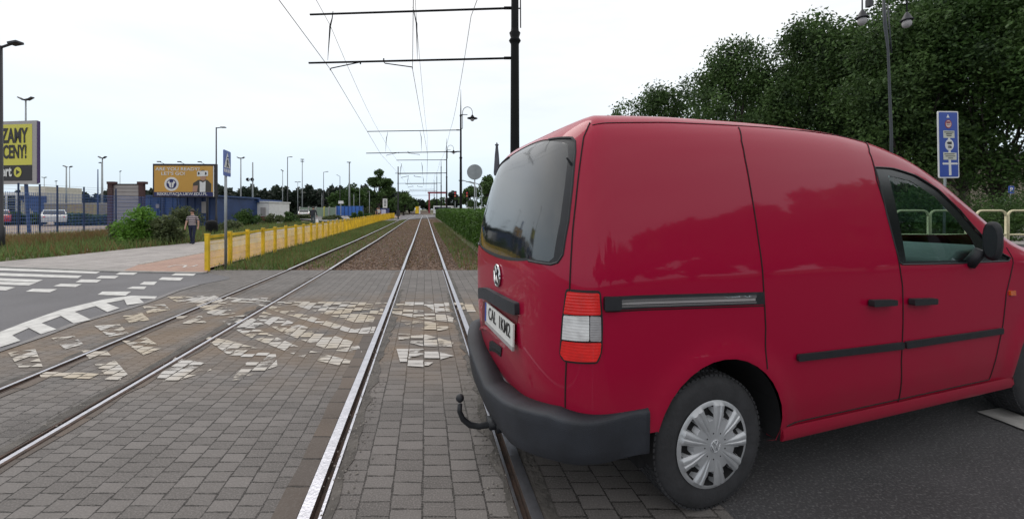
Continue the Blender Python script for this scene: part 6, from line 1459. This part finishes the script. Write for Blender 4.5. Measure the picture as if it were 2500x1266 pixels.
small_car(1150, 524, 20, radians(5), (.2, .22, .25), 'grey car beyond the hedge behind the round sign pole')
r = root('yellow_cabinet', 1018, 98, label='yellow cabinet beside a white post at the far crossing', cat='cabinet'); pbox(r, 'body', 1014, 504, 1022, 521, 98, .5, M['yellow']); pbox(r, 'white_post', 1023, 503, 1025.5, 522, 98, .3, M['white'])

# ================================================================== LITTER BIN
b = G(517, 590); b = Vector((at(517, 521, 24).x, 24, zt(24))); r = empty('litter_bin', b, label='black round topped litter bin at the edge of the footpath', cat='bin')
zt_ = at(0, 537, 24).z-b.z; zb_ = at(0, 577, 24).z-b.z; mb = MB(); mb.lathe((0, 0, 0), [(.001, zb_), (.26, zb_), (.30, zb_+.08), (.31, zt_-.3), (.29, zt_-.14), (.2, zt_-.03), (.001, zt_)], 20); mb.build('bin_body', M['black'], r, True)
mb = MB(); mb.tube([(0, 0, -.1), (0, 0, zb_+.1)], .05, 8); mb.build('bin_post', M['black'], r); mb = MB(); mb.box((0, -.29, zt_-.2), (.3, .06, .1)); mb.build('bin_opening', M['void'], r)

# ================================================================== PEOPLE
def person(name_label, base, scale, rz, J, zones, mats, hair=True, cat='person', **k):
    """J: joints name -> (x, y, z, radius, parent); facing -Y before turning; one skinned body"""
    names = list(J); me = bpy.data.meshes.new('person'); idx = {n: i for i, n in enumerate(names)}
    me.from_pydata([J[n][:3] for n in names], [(idx[n], idx[J[n][4]]) for n in names if J[n][4]], [])
    o = bpy.data.objects.new('person', me); C.objects.link(o); md = o.modifiers.new('skin', 'SKIN')
    for n in names: me.skin_vertices[0].data[idx[n]].radius = (J[n][3], J[n][3]*(.72 if n in ('chest', 'belly', 'pelvis') else 1))
    me.skin_vertices[0].data[idx['pelvis']].use_root = True
    o.modifiers.new('sub', 'SUBSURF').levels = 2; o.modifiers['sub'].render_levels = 2
    dg = bpy.context.evaluated_depsgraph_get(); m2 = bpy.data.meshes.new_from_object(o.evaluated_get(dg)); bpy.data.objects.remove(o)
    m2.materials.clear()
    for m_ in mats: m2.materials.append(m_)
    for p in m2.polygons: p.material_index = zones(p.center); p.use_smooth = True
    b = link('person', m2); b.location = base; b.rotation_euler = (0, 0, rz); b.scale = (scale,)*3; tag(b, name_label, cat, **k)
    return b
def joints(stride=.18, armswing=.12, bag=False, lean=0.0):
    J = {'pelvis': (0, 0, .95, .15, None), 'belly': (0, -.01, 1.10, .145, 'pelvis'), 'chest': (0, lean, 1.32, .165, 'belly'), 'neckb': (0, lean, 1.46, .075, 'chest'), 'neck': (0, lean-.01, 1.53, .055, 'neckb'), 'head': (0, lean-.03, 1.64, .095, 'neck'), 'crown': (0, lean-.02, 1.72, .085, 'head'), 'nose': (0, lean-.125, 1.63, .014, 'head')}
    for s_, t in (('L', 1), ('R', -1)):
        f = stride*t; a = -armswing*t
        J.update({'hip'+s_: (.10*t, 0, .90, .095, 'pelvis'), 'knee'+s_: (.11*t, -f*.6-.03, .50, .062, 'hip'+s_), 'ankle'+s_: (.11*t, -f+.04*(t < 0), .09, .042, 'knee'+s_), 'heel'+s_: (.11*t, -f+.05, .045, .04, 'ankle'+s_), 'toe'+s_: (.12*t, -f-.15, .035, .034, 'ankle'+s_),
                  'sh'+s_: (.19*t, lean, 1.42, .062, 'chest'), 'elb'+s_: (.25*t, lean-a*.3, 1.15, .046, 'sh'+s_), 'wr'+s_: (.25*t, lean-a-.06, .90, .032, 'elb'+s_), 'palm'+s_: (.25*t, lean-a-.09, .83, .034, 'wr'+s_), 'thumb'+s_: (.225*t, lean-a-.13, .80, .011, 'palm'+s_)})
        for q_, dy in enumerate((-.035, -.012, .012, .033)): J['f%d%s' % (q_, s_)] = (.248*t, lean-a-.09+dy, .765+.006*abs(q_-1.5), .0095, 'palm'+s_); J['g%d%s' % (q_, s_)] = (.238*t, lean-a-.09+dy*1.05, .735+.01*abs(q_-1.5), .008, 'f%d%s' % (q_, s_))
    return J
def hairdo(par, m, back=0.0, y0=-.03):
    mb = MB(); V0 = len(mb.v); mb.ball((0, y0+.012, 1.685), .112, 14, (.92, 1.03, 1.0)); keep = [f for f in mb.f if np.mean([mb.v[i][2] for i in f]) > 1.68 or (np.mean([mb.v[i][1] for i in f]) > y0+.03 and np.mean([mb.v[i][2] for i in f]) > 1.60)]
    mb.f = keep; mb.mi = [0]*len(keep); mb.build('hair', m, par, True)
stripe = mat('striped_shirt', (.04, .04, .07), .8); t_ = stripe.node_tree; w_ = t_.nodes.new('ShaderNodeTexWave'); w_.wave_type = 'BANDS'; w_.bands_direction = 'Z'; w_.inputs['Scale'].default_value = 3.4; w_.inputs['Distortion'].default_value = .5
t_.links.new(t_.nodes['Texture Coordinate'].outputs['Object'], w_.inputs[0]); cr_ = t_.nodes.new('ShaderNodeValToRGB'); cr_.color_ramp.interpolation = 'CONSTANT'; cr_.color_ramp.elements[0].color = (.5, .42, .42, 1); cr_.color_ramp.elements[1].position = .48; cr_.color_ramp.elements[1].color = (.035, .03, .055, 1)
t_.links.new(w_.outputs['Fac'], cr_.inputs[0]); t_.links.new(cr_.outputs[0], t_.nodes['Principled BSDF'].inputs['Base Color'])
M['jeans'] = mat('dark_jeans', (.012, .016, .045), .85, var=.2, vscale=20)
def zones_(c):
    x, y, z = c
    if z < .075: return 3
    if z < .96 and abs(x) < .215: return 2
    if z > 1.49: return 0
    if abs(x) > .2 and z < 1.22: return 0
    return 1
b = G(470, 596)
p_ = person('person in a striped short sleeved shirt and dark jeans walking on the footpath', b, 1.0*(86/F*b.y)/1.80, radians(12), joints(.13, .08), zones_, [M['skin'], stripe, M['jeans'], M['black']])
hairdo(p_, M['hair'])
for s_ in (-1, 1):
    mb = MB(); mb.ball((s_*.034, -.118, 1.665), .011, 8); mb.build('eye', M['ink'], p_)
mb = MB(); mb.ball((0, -.117, 1.595), .02, 8, (1.2, .3, .35)); mb.build('mouth', mat('lips', (.3, .09, .08), .6), p_)
b = Vector((at(764, 521, 40).x, 40, zt(40)))
dk = mat('dark_jacket', (.02, .022, .032), .8, var=.3)
p2 = person('person in a dark jacket seen from behind beyond the yellow fence, holding a white bag', b, (at(0, 504, 40).z-b.z)/1.78, radians(178), joints(.05, .03, lean=-.05), lambda c: 3 if c[2] < .075 else (2 if c[2] < .9 and abs(c[0]) < .2 else (0 if c[2] > 1.5 or (abs(c[0]) > .2 and c[2] < .9) else 1)), [M['skin'], dk, mat('grey_trousers', (.05, .07, .08), .85), M['black']])
p2.scale = (p2.scale[0]*1.25, p2.scale[1]*1.2, p2.scale[2]); hairdo(p2, M['hair'], y0=-.08)
bagp = Vector((at(774, 521, 39.7).x, 39.7, at(0, 541, 39.7).z)); mb = MB(); mb.ball((0, 0, 0), .2, 12, (.8, .5, 1.15)); mb.tube([(-.07, 0, .2), (-.03, 0, .36), (.04, 0, .36), (.08, 0, .2)], .012, 5)
o = mb.build('shopping_bag', M['white'], None, True, label='white carrier bag hanging from the hand of the walker in the dark jacket', cat='bag'); o.location = bagp
for px, py, hpx, col, lab in ((925, 527, 20, (.5, .5, .5), 'person in pale clothes standing by the information kiosk'), (921, 527, 19, (.03, .03, .05), 'person in dark clothes standing left of the information kiosk')):
    Y = 62.0; b = Vector((at(px, 521, Y).x, Y, zt(Y)))
    person(lab, b, 1.0, radians(30), joints(.1, .08), zones_, [M['skin'], mat('coat', col, .8), M['jeans'], M['black']])

# trees standing behind the eye, mirrored in the lacquer
g_ = 'trees across the road behind the viewer'
for i, (x, y, h_, rd) in enumerate([(26, 6, 8.5, 5), (25, -3, 8, 4.6), (23, -11, 7.5, 5), (17, -17, 7, 5), (10, -20, 6.5, 5), (27, 1.5, 8, 4.5), (24, -7, 7.5, 4.5), (20, -14, 7, 4.5)]):
    tree('tree', (x, y, 0), h_, rd, 3500, .45, M['leaf'], trunk_r=.3, low=.1, blobs_n=20, seed=60+i, label='broadleaf tree across the road, %s of eight mirrored in the van' % ('first', 'second', 'third', 'fourth', 'fifth', 'sixth', 'seventh', 'last')[i], cat='tree', group=g_)
